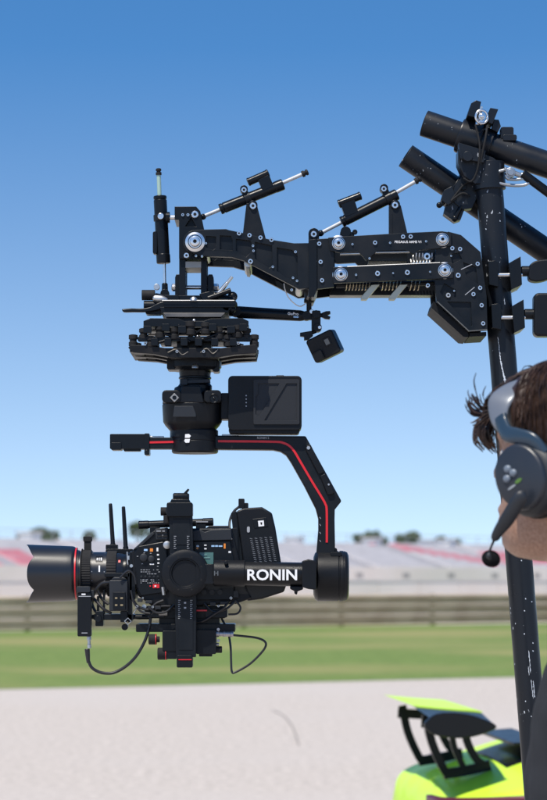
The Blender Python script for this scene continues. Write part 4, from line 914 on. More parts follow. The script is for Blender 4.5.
mb = MB(); mb.lathe((124, LC, 0), (138, LC, 0), [(0, 19.2), (3, 19.6), (3.2, 21), (6, 21), (6.3, 22.4), (13, 22.6)], 56); mb.box(131, 552, 137, 600, -26, 26, 2); obj('lens_mount', mb, ANO, TC)
mb = MB(); mb.box(129, 556, 131.6, 560, -23, -19); mb.disc(133, 566, -28, -25, 1.6); mb.cyl((128.5, 552, -18), (130.5, 590, -18), 1.0); obj('mount_pin', mb, ALU, TC, bev=0)
# matte support / focus motor rig under the lens
TF = thing('lens_motor', 'boxy black focus motor clamped under the lens on a small rod bracket', 'lens motor', P(118, 610, -20))
mb = MB(ref=-28); mb.box(109.5, 580, 128, 611, -32, -14, 1.5); mb.prism([(111, 580), (114, 577), (124, 577), (127.5, 580)], -30, -16); obj('motor_housing', mb, PLG, TF, bev=.8)
mb = MB(ref=-34); mb.box(113, 592, 125.5, 610, -34.5, -31, .8); obj('face_plate', mb, ANO, TF)
dot('contact', [(115, 597.2, 117.4, 599), (120.4, 597.2, 123, 599), (115, 604.2, 117.4, 606), (120.4, 604.2, 123, 606)], mat('brass_contact', (.3, .24, .14), .5, .4), TF, -34.5)
mb = MB(ref=-20); mb.box(105, 573, 130, 577, -26, -6, 1); mb.box(128, 572, 132.5, 622, -26, -10, 1); mb.box(94, 614, 134, 620, -26, 6, 1.2); mb.box(96, 611, 104, 626, -28, -14, 1); mb.box(121, 611, 128, 622, -30, -18, 1); mb.disc(125, 627, -24, -16, 3.2)
mb.box(97, 596, 99.4, 614, -22, -16); mb.box(103, 590, 105.2, 614, -22, -16); mb.cyl((92, 617, -18), (150, 617, -18), 2.4); mb.cyl((92, 617, 14), (150, 617, 14), 2.4); mb.disc(99, 618.5, -32, -28, 3.4, 20)
obj('rod_bracket', mb, ANO, TF)
mb = MB(ref=-30); mb.prism(band([(124.6, 621.2), (128, 618), (131.4, 621.2), (128, 624.4), (124.6, 621.2)], .7), -31, -29.6); mb.cyl((133, 614, -28), (137, 608, -28), .6); mb.disc(144, 606.5, -27, -24, 2.2); mb.disc(143, 612, -27, -24, 1.5); obj('link_hardware', mb, ALU, TF, bev=0)
for pts in ([(93, 606, -20), (96, 593, -24), (103, 584, -26), (112, 582, -26)], [(95, 598, -22), (100, 603, -24), (106, 609, -26), (113, 613, -24)], [(98, 588, -18), (103, 598, -20), (110, 604, -22)], [(92, 600, -20), (97, 611, -22), (104, 613, -24)]):
    mb = MB(); mb.tube(pts, 1.5, 8); obj('motor_cable', mb, CAB, TF, bev=0)
# wireless receiver
TRx = thing('wireless_receiver', 'slim black upright receiver box hanging behind the lens hood', 'receiver', P(84.6, 636, -28))
mb = MB(ref=-30); mb.prism(rrect(77.8, 592.6, 91.6, 636.4, 1.4), -34, -24); obj('receiver_body', mb, PLA, TRx, bev=.6)
mb = MB(ref=-30); mb.prism(rrect(76.8, 586.4, 90.6, 592.4, 1.6), -35, -23); mb.box(88, 590, 94, 598, -30, -24, 1); obj('receiver_cap', mb, PLG, TRx)
dot('logo', [(81.6, 593.6, 85.6, 595)], WHT, TRx, -34); dot('strip', [(78.6, 596.0, 91, 596.7), (81.6, 632.6, 87.6, 633.4)], GRY, TRx, -34)
mb = MB(ref=-28); mb.lathe((89, 636, -28), (89.4, 650, -28), [(0, 2.0), (1, 2.2), (4, 2.2), (4.3, 1.6), (8, 1.6), (8.3, 2), (12, 2)], 16); obj('plug', mb, ALU, TRx, bev=0)
mb = MB(); mb.lathe((89.4, 648, -28), (90.6, 662, -28), [(0, 2.2), (.5, 2.6), (6, 2.4), (14, 1.7)], 16)
mb.tube([(90.5, 659, -28), (93.5, 666, -28), (100, 670.4, -28), (108, 672.2, -28), (117, 671.2, -28), (128, 665, -28), (138, 655, -28), (146, 641, -27), (150.5, 627, -26), (152, 617, -26)], 1.55, 10)
tag(obj('loop_cable', mb, CAB, None, bev=0), 'black cable looping below the lens from the receiver plug to the camera', 'cable')
# antennas on transmitter
TX = thing('video_transmitter', 'small transmitter with two upright black antennas behind the lens', 'transmitter', P(120, 555, 26))
mb = MB(ref=26); mb.box(106, 549, 134, 576, 20, 34, 2); mb.box(106, 544.6, 118, 550, 22, 32, 1); obj('transmitter_body', mb, PLA, TX)
for a, b in (((113.2, 549, 26), (110.4, 503, 26)), ((126.0, 552, 26), (123.2, 503, 26))):
    mb = MB(ref=26); mb.lathe(a, b, [(0, 2.8), (5, 2.8), (6, 2.3), (40, 2.0), (45.4, 1.8), (46.2, 1.2)], 16); obj('antenna', mb, PLA, TX, bev=0)
# small clutter round the camera belly
for i, (pts, r) in enumerate(([((134, 598), (140, 606), (150, 609), (158, 603), (165, 600)), 1.3], [((133, 590), (136, 602), (143, 611), (152, 613)), 1.1], [((150, 606), (158, 612), (168, 611), (176, 604)), 1.2], [((205, 603), (214, 611), (226, 609), (236, 601)), 1.2], [((122, 578), (130, 571), (136, 575), (138, 584)), 1.1], [((236, 600), (241, 607), (238, 613), (229, 614)), 1.0])):
    mb = MB(); mb.tube([(a, b, -33-(i % 3)*1.5) for a, b in pts], r, 8); obj('cable', mb, CAB, TC, bev=0)
for u, v, a, b, rr in ((140, 600, 5, 4, 1), (149, 602, 7, 3, .8), (158, 607.5, 6, 3.5, .8), (213, 604, 6, 4, 1), (224, 603, 8, 3, .8), (236, 594, 5, 7, 1)):
    mb = MB(ref=-32); mb.box(u-a/2, v-b/2, u+a/2, v+b/2, -35, -26, rr); obj('accessory_block', mb, PLG, TC)
for u, v, r in ((137, 606.5, 1.6), (153, 607, 1.2), (218.5, 606, 1.3), (231, 598, 1.5), (240, 585, 1.2), (143, 598, 1.0)):
    mb = MB(ref=-33); mb.bolt(u, v, -34, r); obj('screw', mb, [ALU, HOLE], TC, bev=0)
# under-camera plates, rear blocks
mb = MB(); mb.box(137.5, 623.5, 235.5, 631.5, -26, 26, 1.2); mb.box(146, 606, 226, 618, -20, 20, 1.5); mb.box(160, 617, 220, 624, -18, 18, 1); obj('balance_plate', mb, ANO, TG)
mb = MB(); mb.box(164, 630, 200, 650, -34, 30, 1.5); mb.box(197, 629, 217, 653, -36, 10, 1.5); mb.box(168, 640, 178, 658, -33, -20, 1); mb.box(150, 612, 166, 617, -30, -16, 1); mb.box(206, 608, 228, 617, -32, -14, 1.5); mb.box(200, 652, 213, 655.5, -32, -10, .8); obj('tilt_carriage', mb, ANO, TG)
mb = MB(ref=-30); mb.lathe((148.5, 639.4, -28), (160, 639.4, -28), [(0, 4.6), (.5, 5.2), (8, 5.2), (8.2, 3), (11, 3)], 24); k1 = obj('adjust_knob', mb, RUB, TG)
mb = MB(ref=-30); mb.lathe((157.5, 653.8, -28), (176, 653.8, -28), [(0, 5.4), (.5, 6), (9.5, 6), (9.7, 3), (18, 3)], 24); k2 = obj('adjust_knob', mb, RUB, TG); mb = MB(ref=-30); mb.lathe((216, 649.6, -28), (223, 649.6, -28), [(0, 3.4), (5.5, 3.4), (6, 2.8)], 20); obj('adjust_knob', mb, RUB, TG)
mb = MB(ref=-30); mb.lathe((155.6, 639.4, -28), (160, 639.4, -28), [(0, 5.3), (.7, 5.3)], 24); obj('red_band', mb, RED, k1, bev=0)
mb = MB(ref=-30); mb.lathe((165.4, 653.8, -28), (170, 653.8, -28), [(0, 6.08), (.7, 6.08)], 24); obj('red_band', mb, RED, k2, bev=0)
mb = MB(ref=-34); mb.box(196, 609.8, 207, 611.2, -36, -32); obj('red_lever', mb, RED, TG, bev=0); 
mb = MB(); mb.lathe((160, 613, -31), (172, 613, -31), [(0, 1.5), (.5, 2.6), (9, 2.6)], 16); obj('silver_knob', mb, mat('dull_steel', (.2, .2, .2), .4, .8), TG)
mb = MB(ref=-30)
mb.lathe((216, 633.8, -30), (236, 634.2, -30), [(0, 3.2), (3, 3.2), (3.3, 2.4), (7, 2.4), (7.3, 3), (9, 3), (9.2, 2.6), (14, 2.6), (14.4, 3), (17, 3), (17.5, 2)], 20); mb.disc(218.4, 640.6, -34, -28, 1.5, 12); mb.disc(218.4, 629.4, -34, -28, 1.5, 12); mb.cyl((216, 644.4, -30), (219, 644.4, -30), 1.6)
obj('data_connector', mb, mat('lemo_steel', (.42, .40, .40), .45, .8), TG, bev=0)
tag(obj('loop_cable', MB().tube([(233, 634.4, -30), (243, 635.4, -30), (256, 637, -30), (264, 640, -30), (266, 644.6, -30), (261.4, 652, -30), (250, 663, -30), (236, 671, -30), (232.4, 670.4, -30), (231.6, 660, -29), (231, 645, -28), (228, 630, -24), (222, 618, -20)], 1.15, 9), CAB, None, bev=0), 'thin black cable making a triangular loop right of the silver connector', 'cable')
tag(obj('slack_cable', MB().tube([(196, 622, -32), (205, 620, -36), (216, 613, -36), (224, 608, -36), (228, 603, -34), (231, 600, -30)], 1.3, 8), CAB, None, bev=0), 'short slack cable under the camera body beside the red lever', 'cable')
tag(obj('slack_cable', MB().tube([(150, 617, -28), (160, 607, -31), (172, 606, -32), (178, 609, -30)], 1.3, 8), CAB, None, bev=0), 'short cable tucked under the camera front by the silver knob', 'cable')


# ================================================================== CAR
LIME = mat('lime_paint', (.60, .90, .05), .42, 0, .03, 3, coat=.15, spec=.2)
CBLK = mat('gloss_carbon', (.008, .009, .011), .34, 0, .06, 20, coat=.1, spec=.15)
GLS = mat('dark_glass', (.02, .035, .07), .06, 0, .02, 3, spec=.9)
TLT = mat('tail_light_red', (.10, .008, .02), .3, 0, .02, 5, coat=.2)
TYR = mat('tyre_rubber', (.02, .02, .02), .8, 0, .05, 20)
RIM = mat('dark_rim', (.06, .06, .065), .35, .8, .05, 10)
YAW = R(5.0)
CM = Matrix.Translation((.585, 8.3, 0)) @ Matrix.Rotation(YAW, 4, 'Z')
TCAR = thing('sports_car', 'lime green sports car with tall black rear wing parked beyond the rig', 'car', (CM @ Vector((2.2, 0, 0)))[:])
def cobj(name, bm, m, parent=TCAR, **k):
    bm.transform(CM); return obj(name, bm, m, parent, **k)
ST = [(-.12, .79, .74, .765), (.04, .83, .90, .815), (.22, .89, .95, .842), (.5, .975, .98, .875), (.9, 1.05, .99, .88), (1.4, 1.12, .985, .885), (1.9, 1.16, .965, .86), (2.3, 1.15, .95, .84), (2.8, 1.06, .945, .80), (3.3, .86, .96, .75), (3.8, .72, .95, .66), (4.3, .55, .85, .50)]
def sec(x):
    for a, b in zip(ST, ST[1:]):
        if x <= b[0]: f = (x-a[0])/(b[0]-a[0]); return [a[i]+(b[i]-a[i])*f for i in range(4)]
    return ST[-1]
bm = bmesh.new(); rings = []
for x, zt_, w_, zs in ST:
    cab = .52 if .8 < x < 3.1 else .72
    h = [(0, zt_), (w_*cab*.6, zt_-.005), (w_*cab, zt_-.03*(3 if .8 < x < 3.1 else 1)), (w_*.84, zs), (w_*.97, zs-.07), (w_, zs-.2), (w_*.97, .38), (w_*.9, .2), (0, .17)]
    pr = h+[(-a, b) for a, b in h[-2:0:-1]]
    rings.append([bm.verts.new((x, a, b)) for a, b in pr])
for a, b in zip(rings, rings[1:]):
    for i in range(len(a)): bm.faces.new((a[i], a[(i+1) % len(a)], b[(i+1) % len(a)], b[i]))
bm.faces.new(rings[0]); bm.faces.new(rings[-1][::-1])
for f in bm.faces: f.smooth = True
bo = cobj('body', bm, LIME, bev=0, ang=180); ss = bo.modifiers.new('sub', 'SUBSURF'); ss.levels = 2; ss.render_levels = 3
def strip_patch(pts):     # pts rows of local coords -> quad strip
    bm = bmesh.new(); rows = [[bm.verts.new(p) for p in r] for r in pts]
    for a, b in zip(rows, rows[1:]):
        for i in range(len(a)-1): bm.faces.new((a[i], a[i+1], b[i+1], b[i]))
    for f in bm.faces: f.smooth = True
    return bm
for sg in (-1, 1):
    pth_ = smooth2([(-.125, .62), (-.10, .74), (-.03, .83), (.06, .885), (.18, .935), (.34, .965)] if sg < 0 else [(.10, .90), (.18, .925), (.26, .94), (.34, .955)], 5)
    o = cobj('tail_light', strip_patch([[(x, sg*y, z+.03*min(1, max(0, (x+.12)*3))) for z in (.75, .775, .79, .803)] for i, (x, y) in enumerate(pth_)]), TLT, bev=0, label='near side dark red tail light' if sg < 0 else None)
    o.modifiers.new('th', 'SOLIDIFY').thickness = .02
bm = bmesh.new()
bmesh.ops.create_cube(bm, size=1, matrix=Matrix.Translation((.02, 0, .42)) @ Matrix.Diagonal((.12, 1.5, .42, 1))); cobj('rear_diffuser', bm, CBLK, bev=10)
# engine cover with slats, rear glass, side glass, windscreen
o = cobj('engine_cover', strip_patch([[(x, y, sec(x)[1]+.012-.02*abs(y/.36)**2) for y in (-.36, -.2, 0, .2, .36)] for x in (.17, .3, .5, .7, .9, 1.2, 1.5)]), CBLK, bev=0); o.modifiers.new('th', 'SOLIDIFY').thickness = .02
for i in range(5):
    x = .26+i*.19; bm = bmesh.new(); bmesh.ops.create_cube(bm, size=1, matrix=Matrix.Translation((x, 0, sec(x)[1]+.045)) @ Matrix.Rotation(R(-4), 4, 'Y') @ Matrix.Diagonal((.12, .66, .012, 1)))
    cobj('cover_slat', bm, CBLK, bev=3)
o = cobj('roof_panel', strip_patch([[(x, y, sec(x)[1]+.012-.05*abs(y/.46)**3) for y in (-.46, -.3, 0, .3, .46)] for x in (1.52, 1.9, 2.2, 2.5)]), GLS, bev=0); o.modifiers.new('th', 'SOLIDIFY').thickness = .01
for sg in (-1, 1):
    o = cobj('side_window', strip_patch([[(x, sg*(sec(x)[2]*(.54+.30*f)+.012), sec(x)[1]-.09-(sec(x)[1]-.09-sec(x)[3])*f) for f in (0, .5, .95)] for x in (1.3, 1.6, 1.9, 2.2, 2.5, 2.8)]), GLS, bev=0); o.modifiers.new('th', 'SOLIDIFY').thickness = .01
o = cobj('windscreen', strip_patch([[(x, y, sec(x)[1]+.015-.05*abs(y/.5)**3) for y in (-.5, -.3, 0, .3, .5)] for x in (2.55, 2.75, 3.0, 3.2)]), GLS, bev=0); o.modifiers.new('th', 'SOLIDIFY').thickness = .01
for x in (.72, 3.35):
    for sg in (-1, 1):
        bm = bmesh.new(); pr = [(.20, .10), (.33, .11), (.345, .08), (.345, -.11), (.33, -.14), (.2, -.14)]; n = 40; rg = []
        for r_, y_ in pr: rg.append([bm.verts.new((x+r_*math.cos(2*math.pi*i/n), sg*(.86+y_), .345+r_*math.sin(2*math.pi*i/n))) for i in range(n)])
        for a, b in zip(rg, rg[1:]+rg[:1]):
            for i in range(n): bm.faces.new((a[i], a[(i+1) % n], b[(i+1) % n], b[i]))
        wv = thing  # wheel part: the tyre with its rim below it
        w1 = cobj('wheel', bm, TYR, bev=0)
        bm = bmesh.new()
        for k in range(5):
            bmesh.ops.create_cube(bm, size=1, matrix=Matrix.Translation((x, sg*.955, .345)) @ Matrix.Rotation(R(72*k), 4, 'Y') @ Matrix.Translation((.1, 0, 0)) @ Matrix.Diagonal((.22, .03, .05, 1)))
        bmesh.ops.create_cone(bm, segments=32, radius1=.06, radius2=.05, depth=.06, cap_ends=True, matrix=Matrix.Translation((x, sg*.955, .345)) @ Matrix.Rotation(R(90), 4, 'X'))
        bm.transform(CM); obj('rim', bm, RIM, w1, bev=0)
# rear wing
bm = bmesh.new(); q = smooth2([(-.15, 1.035), (-.10, 1.065), (.0, 1.068), (.09, 1.052), (.165, 1.022), (.09, .995), (.0, .985), (-.10, .995), (-.15, 1.02)], 3)
q = [(-.15+(a+.15)*.76, b) for a, b in q]
A = [bm.verts.new((a, -.628, b)) for a, b in q]; B = [bm.verts.new((a, -.604, b)) for a, b in q]; bm.faces.new(A); bm.faces.new(B[::-1])
for i in range(len(q)): bm.faces.new((A[i], B[i], B[(i+1) % len(q)], A[(i+1) % len(q)]))
cobj('end_plate', bm, CBLK, bev=4)
def foil(y0, y1, n, c0, c1, z0f, x0f):
    bm = bmesh.new(); rg = []
    for k in range(n+1):
        f = k/n; y = y0+(y1-y0)*f; c = c0+(c1-c0)*f; xo = x0f(f); zo = z0f(f); r = []
        for i in range(24):
            q = 2*math.pi*i/24; px = .5+.5*math.cos(q); th_ = .60*.12*(1.6*math.sqrt(px+.001)-.6*px-1.0*px**3+.0)*2.2
            yy = (max(th_, 0.01) if math.sin(q) > 0 else -max(th_, .01)*.5)*abs(math.sin(q))**.6
            r.append(bm.verts.new((xo+c*(1-px)-c*.5, y, zo+yy*c*.55+.10*c*(px)**2-.02*math.sin(math.pi*px)*c*2)))
        rg.append(r)
    for a, b in zip(rg, rg[1:]):
        for i in range(24): bm.faces.new((a[i], a[(i+1) % 24], b[(i+1) % 24], b[i]))
    bm.faces.new(rg[0]); bm.faces.new(rg[-1][::-1])
    for fc in bm.faces: fc.smooth = True
    return bm
WZ = 1.045
wg = cobj('rear_wing', foil(-.16, .60, 10, .25, .24, lambda f: WZ, lambda f: 0), LIME, bev=0, ang=60, label='lime green blade of the rear wing')
cobj('wing_tip', foil(-.165, -.60, 10, .24, .21, lambda f: WZ-.004-.012*f, lambda f: -.022*f), CBLK, bev=0, ang=60, label='black near end of the rear wing')
for y in (-.30, .27):
    bm = bmesh.new()
    for path, w_ in (([(-.095, WZ), (-.075, .95), (-.035, .86), (-.015, .838)], .028), ([(.03, WZ-.01), (.045, .955), (.075, .895), (.105, .872)], .026), ([(-.01, WZ-.01), (.0, .94), (.035, .86)], .02), ([(-.035, .842), (.05, .855), (.125, .872)], .035), ([(-.11, WZ-.028), (.065, WZ-.038)], .034)):
        q = band(smooth2(path, 4) if len(path) > 2 else path, w_)
        A = [bm.verts.new((a, y-.009, b)) for a, b in q]; B = [bm.verts.new((a, y+.009, b)) for a, b in q]; n = len(q)
        bm.faces.new(A); bm.faces.new(B[::-1])
        for i in range(n): bm.faces.new((A[i], B[i], B[(i+1) % n], A[(i+1) % n]))
        y += .0011
    cobj('wing_support', bm, CBLK, bev=0)


# ================================================================== PERSON
SKIN = bpy.data.materials.new('skin'); SKIN.use_nodes = True
b_ = SKIN.node_tree.nodes['Principled BSDF']; L_ = SKIN.node_tree.links
b_.inputs['Roughness'].default_value = .52; b_.inputs['Subsurface Weight'].default_value = .12; b_.inputs['Subsurface Radius'].default_value = (.01, .004, .002)
tc_ = SKIN.node_tree.nodes.new('ShaderNodeTexCoord'); nz_ = SKIN.node_tree.nodes.new('ShaderNodeTexNoise'); nz_.inputs['Scale'].default_value = 260; nz_.inputs['Detail'].default_value = 6
rp_ = SKIN.node_tree.nodes.new('ShaderNodeValToRGB'); rp_.color_ramp.elements[0].position = .3; rp_.color_ramp.elements[1].position = .7
rp_.color_ramp.elements[0].color = (.29, .15, .09, 1); rp_.color_ramp.elements[1].color = (.43, .25, .17, 1)
L_.new(tc_.outputs['Object'], nz_.inputs[0]); L_.new(nz_.outputs[0], rp_.inputs[0]); L_.new(rp_.outputs[0], b_.inputs['Base Color'])
bp_ = SKIN.node_tree.nodes.new('ShaderNodeBump'); bp_.inputs['Strength'].default_value = .25; bp_.inputs['Distance'].default_value = .001
L_.new(nz_.outputs[0], bp_.inputs['Height']); L_.new(bp_.outputs[0], b_.inputs['Normal'])
HAIR = mat('dark_brown_hair', (.013, .007, .005), .45, 0, .05, 45, spec=.35, col2=(.050, .026, .017))
LIP = mat('lips', (.42, .15, .12), .45)
SHIRT = mat('charcoal_cotton', (.030, .032, .036), .9, 0, .03, 40, .6, 1200, spec=.2)
JEAN = mat('dark_denim', (.03, .04, .07), .9, 0, .03, 40, .4, 900, spec=.2)
SHOE = mat('black_shoe', (.02, .02, .02), .6)
PD = 2.95; PSC = PD/FPX
AH = R(38); FW = Vector((-math.cos(AH), math.sin(AH), 0)); LF = Vector((-math.sin(AH), -math.cos(AH), 0)); UP = Vector((0, 0, 1))
HC = Vector(((576-273.5)*PSC, PD+.05, 1.652))          # head centre
def H(f, l, u): return HC+FW*f+LF*l+UP*u
# head rings: (u, front, back, side)
HR = [(-.128, .045, .02, .022), (-.122, .078, .035, .042), (-.108, .092, .05, .056), (-.09, .097, .062, .062), (-.065, .094, .075, .066), (-.04, .092, .086, .069), (-.01, .091, .095, .072), (.02, .094, .10, .075), (.045, .098, .103, .077), (.07, .093, .10, .075), (.086, .078, .088, .066), (.099, .055, .066, .049), (.107, .028, .036, .026)]
def hr(u):
    for a, b in zip(HR, HR[1:]):
        if u <= b[0]: f = max(0, (u-a[0])/(b[0]-a[0])); return [a[i]+(b[i]-a[i])*f for i in (1, 2, 3)]
    return list(HR[-1][1:])
def g(x, s): return math.exp(-(x/s)**2)
def head_pt(u, q, off=0.):
    F, B, Sd = hr(u); c, s_ = math.cos(q), math.sin(q)
    r = 1.0
    f = c*(F if c > 0 else B); l = s_*Sd*(1+.06*abs(math.sin(2*q)))
    if c > 0:
        l0 = l
        f += .021*g(l0, .014)*g(u+.016, .016) + .014*g(l0, .011)*g(u-.008, .026)      # nose
        f += .015*g(l0, .021)*g(u+.060, .009) + .013*g(l0, .019)*g(u+.076, .008) - .004*g(l0, .02)*g(u+.069, .003)  # lips
        f += .008*g(l0, .018)*g(u+.108, .014)                                          # chin
        f -= .012*g(abs(l0)-.031, .013)*g(u-.008, .012)                                  # eye sockets
        f += .005*g(l0, .05)*g(u-.030, .010)                                            # brow
        f += .004*g(abs(l0)-.045, .02)*g(u+.02, .02)                                     # cheek bone
    if off: 
        d = math.hypot(f, l)+1e-6; f *= 1+off/d; l *= 1+off/d
    return f, l
bm = bmesh.new(); NQ = 72; rg = []
us = [HR[0][0]+(HR[-1][0]-HR[0][0])*i/90 for i in range(91)]
for u in us: rg.append([bm.verts.new(H(*head_pt(u, 2*math.pi*i/NQ), u)) for i in range(NQ)])
for a, b in zip(rg, rg[1:]):
    for i in range(NQ): bm.faces.new((a[i], a[(i+1) % NQ], b[(i+1) % NQ], b[i]))
bm.faces.new([v for v in rg[0]][::-1]); bm.faces.new(rg[-1])
def loft(bm, secs, n=20):
    """secs: (centre, axis1 vector, axis2 vector)"""
    r = [[bm.verts.new(c+a*math.cos(2*math.pi*i/n)+b*math.sin(2*math.pi*i/n)) for i in range(n)] for c, a, b in secs]
    for p, q in zip(r, r[1:]):
        for i in range(n): bm.faces.new((p[i], p[(i+1) % n], q[(i+1) % n], q[i]))
    bm.faces.new(r[0][::-1]); bm.faces.new(r[-1])
def limb(bm, pts, n=18):
    """pts: (centre, radius)"""
    P_ = [p for p, r in pts]; out = []; pe = None
    for i, (p, r) in enumerate(pts):
        d = (P_[min(i+1, len(P_)-1)]-P_[max(0, i-1)]).normalized()
        e = d.orthogonal().normalized() if pe is None else (pe-d*pe.dot(d)).normalized(); pe = e
        out.append((p, e*r, d.cross(e)*r))
    loft(bm, out, n)
# body heading: torso squarer to the camera's right
BC = HC+Vector((.066, -.03, 0)); BC.z = 0
TFW = Vector((-1, .12, 0)).normalized(); TLF = Vector((-.12, -1, 0)).normalized()
def Bp(f, l, z): return Vector((BC.x, BC.y, 0))+TFW*f+TLF*l+UP*z
# ears
for sg in (-1, 1): limb(bm, [(H(-.012, sg*.070, .0), .012), (H(-.02, sg*.082, .005), .026), (H(-.024, sg*.088, .008), .02)], 14)
limb(bm, [(H(-.012, 0, -.04), .058), (H(-.03, 0, -.11), .056), (Bp(.025, 0, 1.45), .058), (Bp(0, 0, 1.40), .075)])          # neck
def torso(bm, k=0.):
    loft(bm, [(Bp(.0, 0, z), TFW*(a+k), TLF*(b+k)) for z, a, b in ((1.455, .05, .07), (1.43, .07, .13), (1.395, .09, .185), (1.34, .105, .20), (1.25, .115, .185), (1.12, .105, .165), (1.02, .10, .155), (.95, .11, .165), (.88, .105, .165))], 32)
torso(bm)
ARM = {}
for sg in (-1, 1):
    sh, el, wr = Bp(0, sg*.19, 1.385), Bp(-.02, sg*.255, 1.09), Bp(.12, sg*.24, .88)
    ARM[sg] = (sh, el, wr)
    limb(bm, [(sh, .055), (sh.lerp(el, .3), .05), (sh.lerp(el, .75), .042), (el, .038), (el.lerp(wr, .25), .040), (el.lerp(wr, .75), .029), (wr, .025)])
    d = (wr-el).normalized(); sd_ = TLF*sg; nm = d.cross(sd_).normalized(); pc = wr+d*.05
    loft(bm, [(wr, TFW*.018, TLF*.026), (wr+d*.03, nm*.014, d.cross(nm)*.036), (wr+d*.085, nm*.013, d.cross(nm)*.041)], 14)
    ac = d.cross(nm).normalized()
    for k, (o_, ln) in enumerate(((-.03, .062), (-.010, .074), (.010, .070), (.029, .055))):
        b0 = wr+d*.078+ac*o_; limb(bm, [(b0, .0095), (b0+d*ln*.5+nm*.006, .0085), (b0+d*ln*.8+nm*.018, .008), (b0+d*ln+nm*.032, .006)], 10)
    b0 = wr+d*.025-ac*.03; limb(bm, [(b0, .012), (b0+d*.03-ac*.022+nm*.01, .010), (b0+d*.058-ac*.028+nm*.02, .008)], 10)
for sg in (-1, 1):
    hp, kn, an = Bp(0, sg*.09, .90), Bp(.015, sg*.10, .48), Bp(-.01, sg*.105, .08)
    limb(bm, [(hp, .092), (hp.lerp(kn, .5), .075), (kn, .055), (kn.lerp(an, .3), .056), (kn.lerp(an, .8), .038), (an, .036), (Bp(-.01, sg*.105, .03), .034)])
    limb(bm, [(Bp(-.05, sg*.105, .035), .03), (Bp(.08, sg*.11, .03), .034), (Bp(.17, sg*.115, .022), .02)])
THP = thing('person', 'dark-haired person in charcoal t-shirt, seen from behind in profile, wearing a headset', 'person', Bp(0, 0, 0)[:])
bd = obj('body', bm, SKIN, THP, bev=0, ang=180)
def remesh(o, vs, sm=4):
    m = o.modifiers.new('join', 'REMESH'); m.mode = 'VOXEL'; m.voxel_size = vs; m.use_smooth_shade = True
    q = o.modifiers.new('smooth', 'SMOOTH'); q.factor = .5; q.iterations = sm
remesh(bd, .0045, 3)
bm = bmesh.new(); torso(bm, .013)
for sg in (-1, 1):
    sh, el, wr = ARM[sg]; limb(bm, [(sh+UP*.005-TLF*sg*.03, .06), (sh, .070), (sh.lerp(el, .3), .066), (sh.lerp(el, .62), .062), (sh.lerp(el, .70), .063)])
rnd = random.Random(5)
sh_ = obj('shirt', bm, SHIRT, THP, bev=0, ang=180); remesh(sh_, .007, 4)
tx = bpy.data.textures.new('cloth_folds', 'CLOUDS'); tx.noise_scale = .11; tx.noise_depth = 2
dm = sh_.modifiers.new('folds', 'DISPLACE'); dm.texture = tx; dm.strength = .018; dm.mid_level = .5; dm.texture_coords = 'LOCAL'
bm = bmesh.new()
for sg in (-1, 1):
    hp, kn, an = Bp(0, sg*.09, .94), Bp(.015, sg*.10, .48), Bp(-.01, sg*.105, .09)
    limb(bm, [(hp, .105), (hp.lerp(kn, .5), .090), (kn, .072), (kn.lerp(an, .5), .068), (an, .062), (an-UP*.03, .066)])
loft(bm, [(Bp(0, 0, z), TFW*a, TLF*b) for z, a, b in ((1.0, .112, .168), (.93, .125, .182), (.85, .12, .18))], 28)
jn = obj('trousers', bm, JEAN, THP, bev=0, ang=180); remesh(jn, .008, 3)
for sg in (-1, 1):
    bm = bmesh.new(); limb(bm, [(Bp(-.07, sg*.105, .045), .04), (Bp(0, sg*.107, .055), .05), (Bp(.09, sg*.11, .042), .044), (Bp(.17, sg*.115, .034), .036), (Bp(.20, sg*.117, .03), .02)])
    s_ = obj('shoe', bm, SHOE, THP, bev=0, ang=180); remesh(s_, .006, 3)
for sg in (-1, 1):
    bm = bmesh.new(); bmesh.ops.create_uvsphere(bm, u_segments=20, v_segments=12, radius=.0125, matrix=Matrix.Translation(H(.072, sg*.031, .008)))
    e = obj('eye', bm, mat('eye_white', (.7, .68, .65), .15), THP, bev=0, ang=180)
    bm = bmesh.new(); bmesh.ops.create_uvsphere(bm, u_segments=16, v_segments=10, radius=.006, matrix=Matrix.Translation(H(.0793, sg*.031, .008))); obj('iris', bm, mat('iris', (.03, .015, .008), .1), e, bev=0, ang=180)
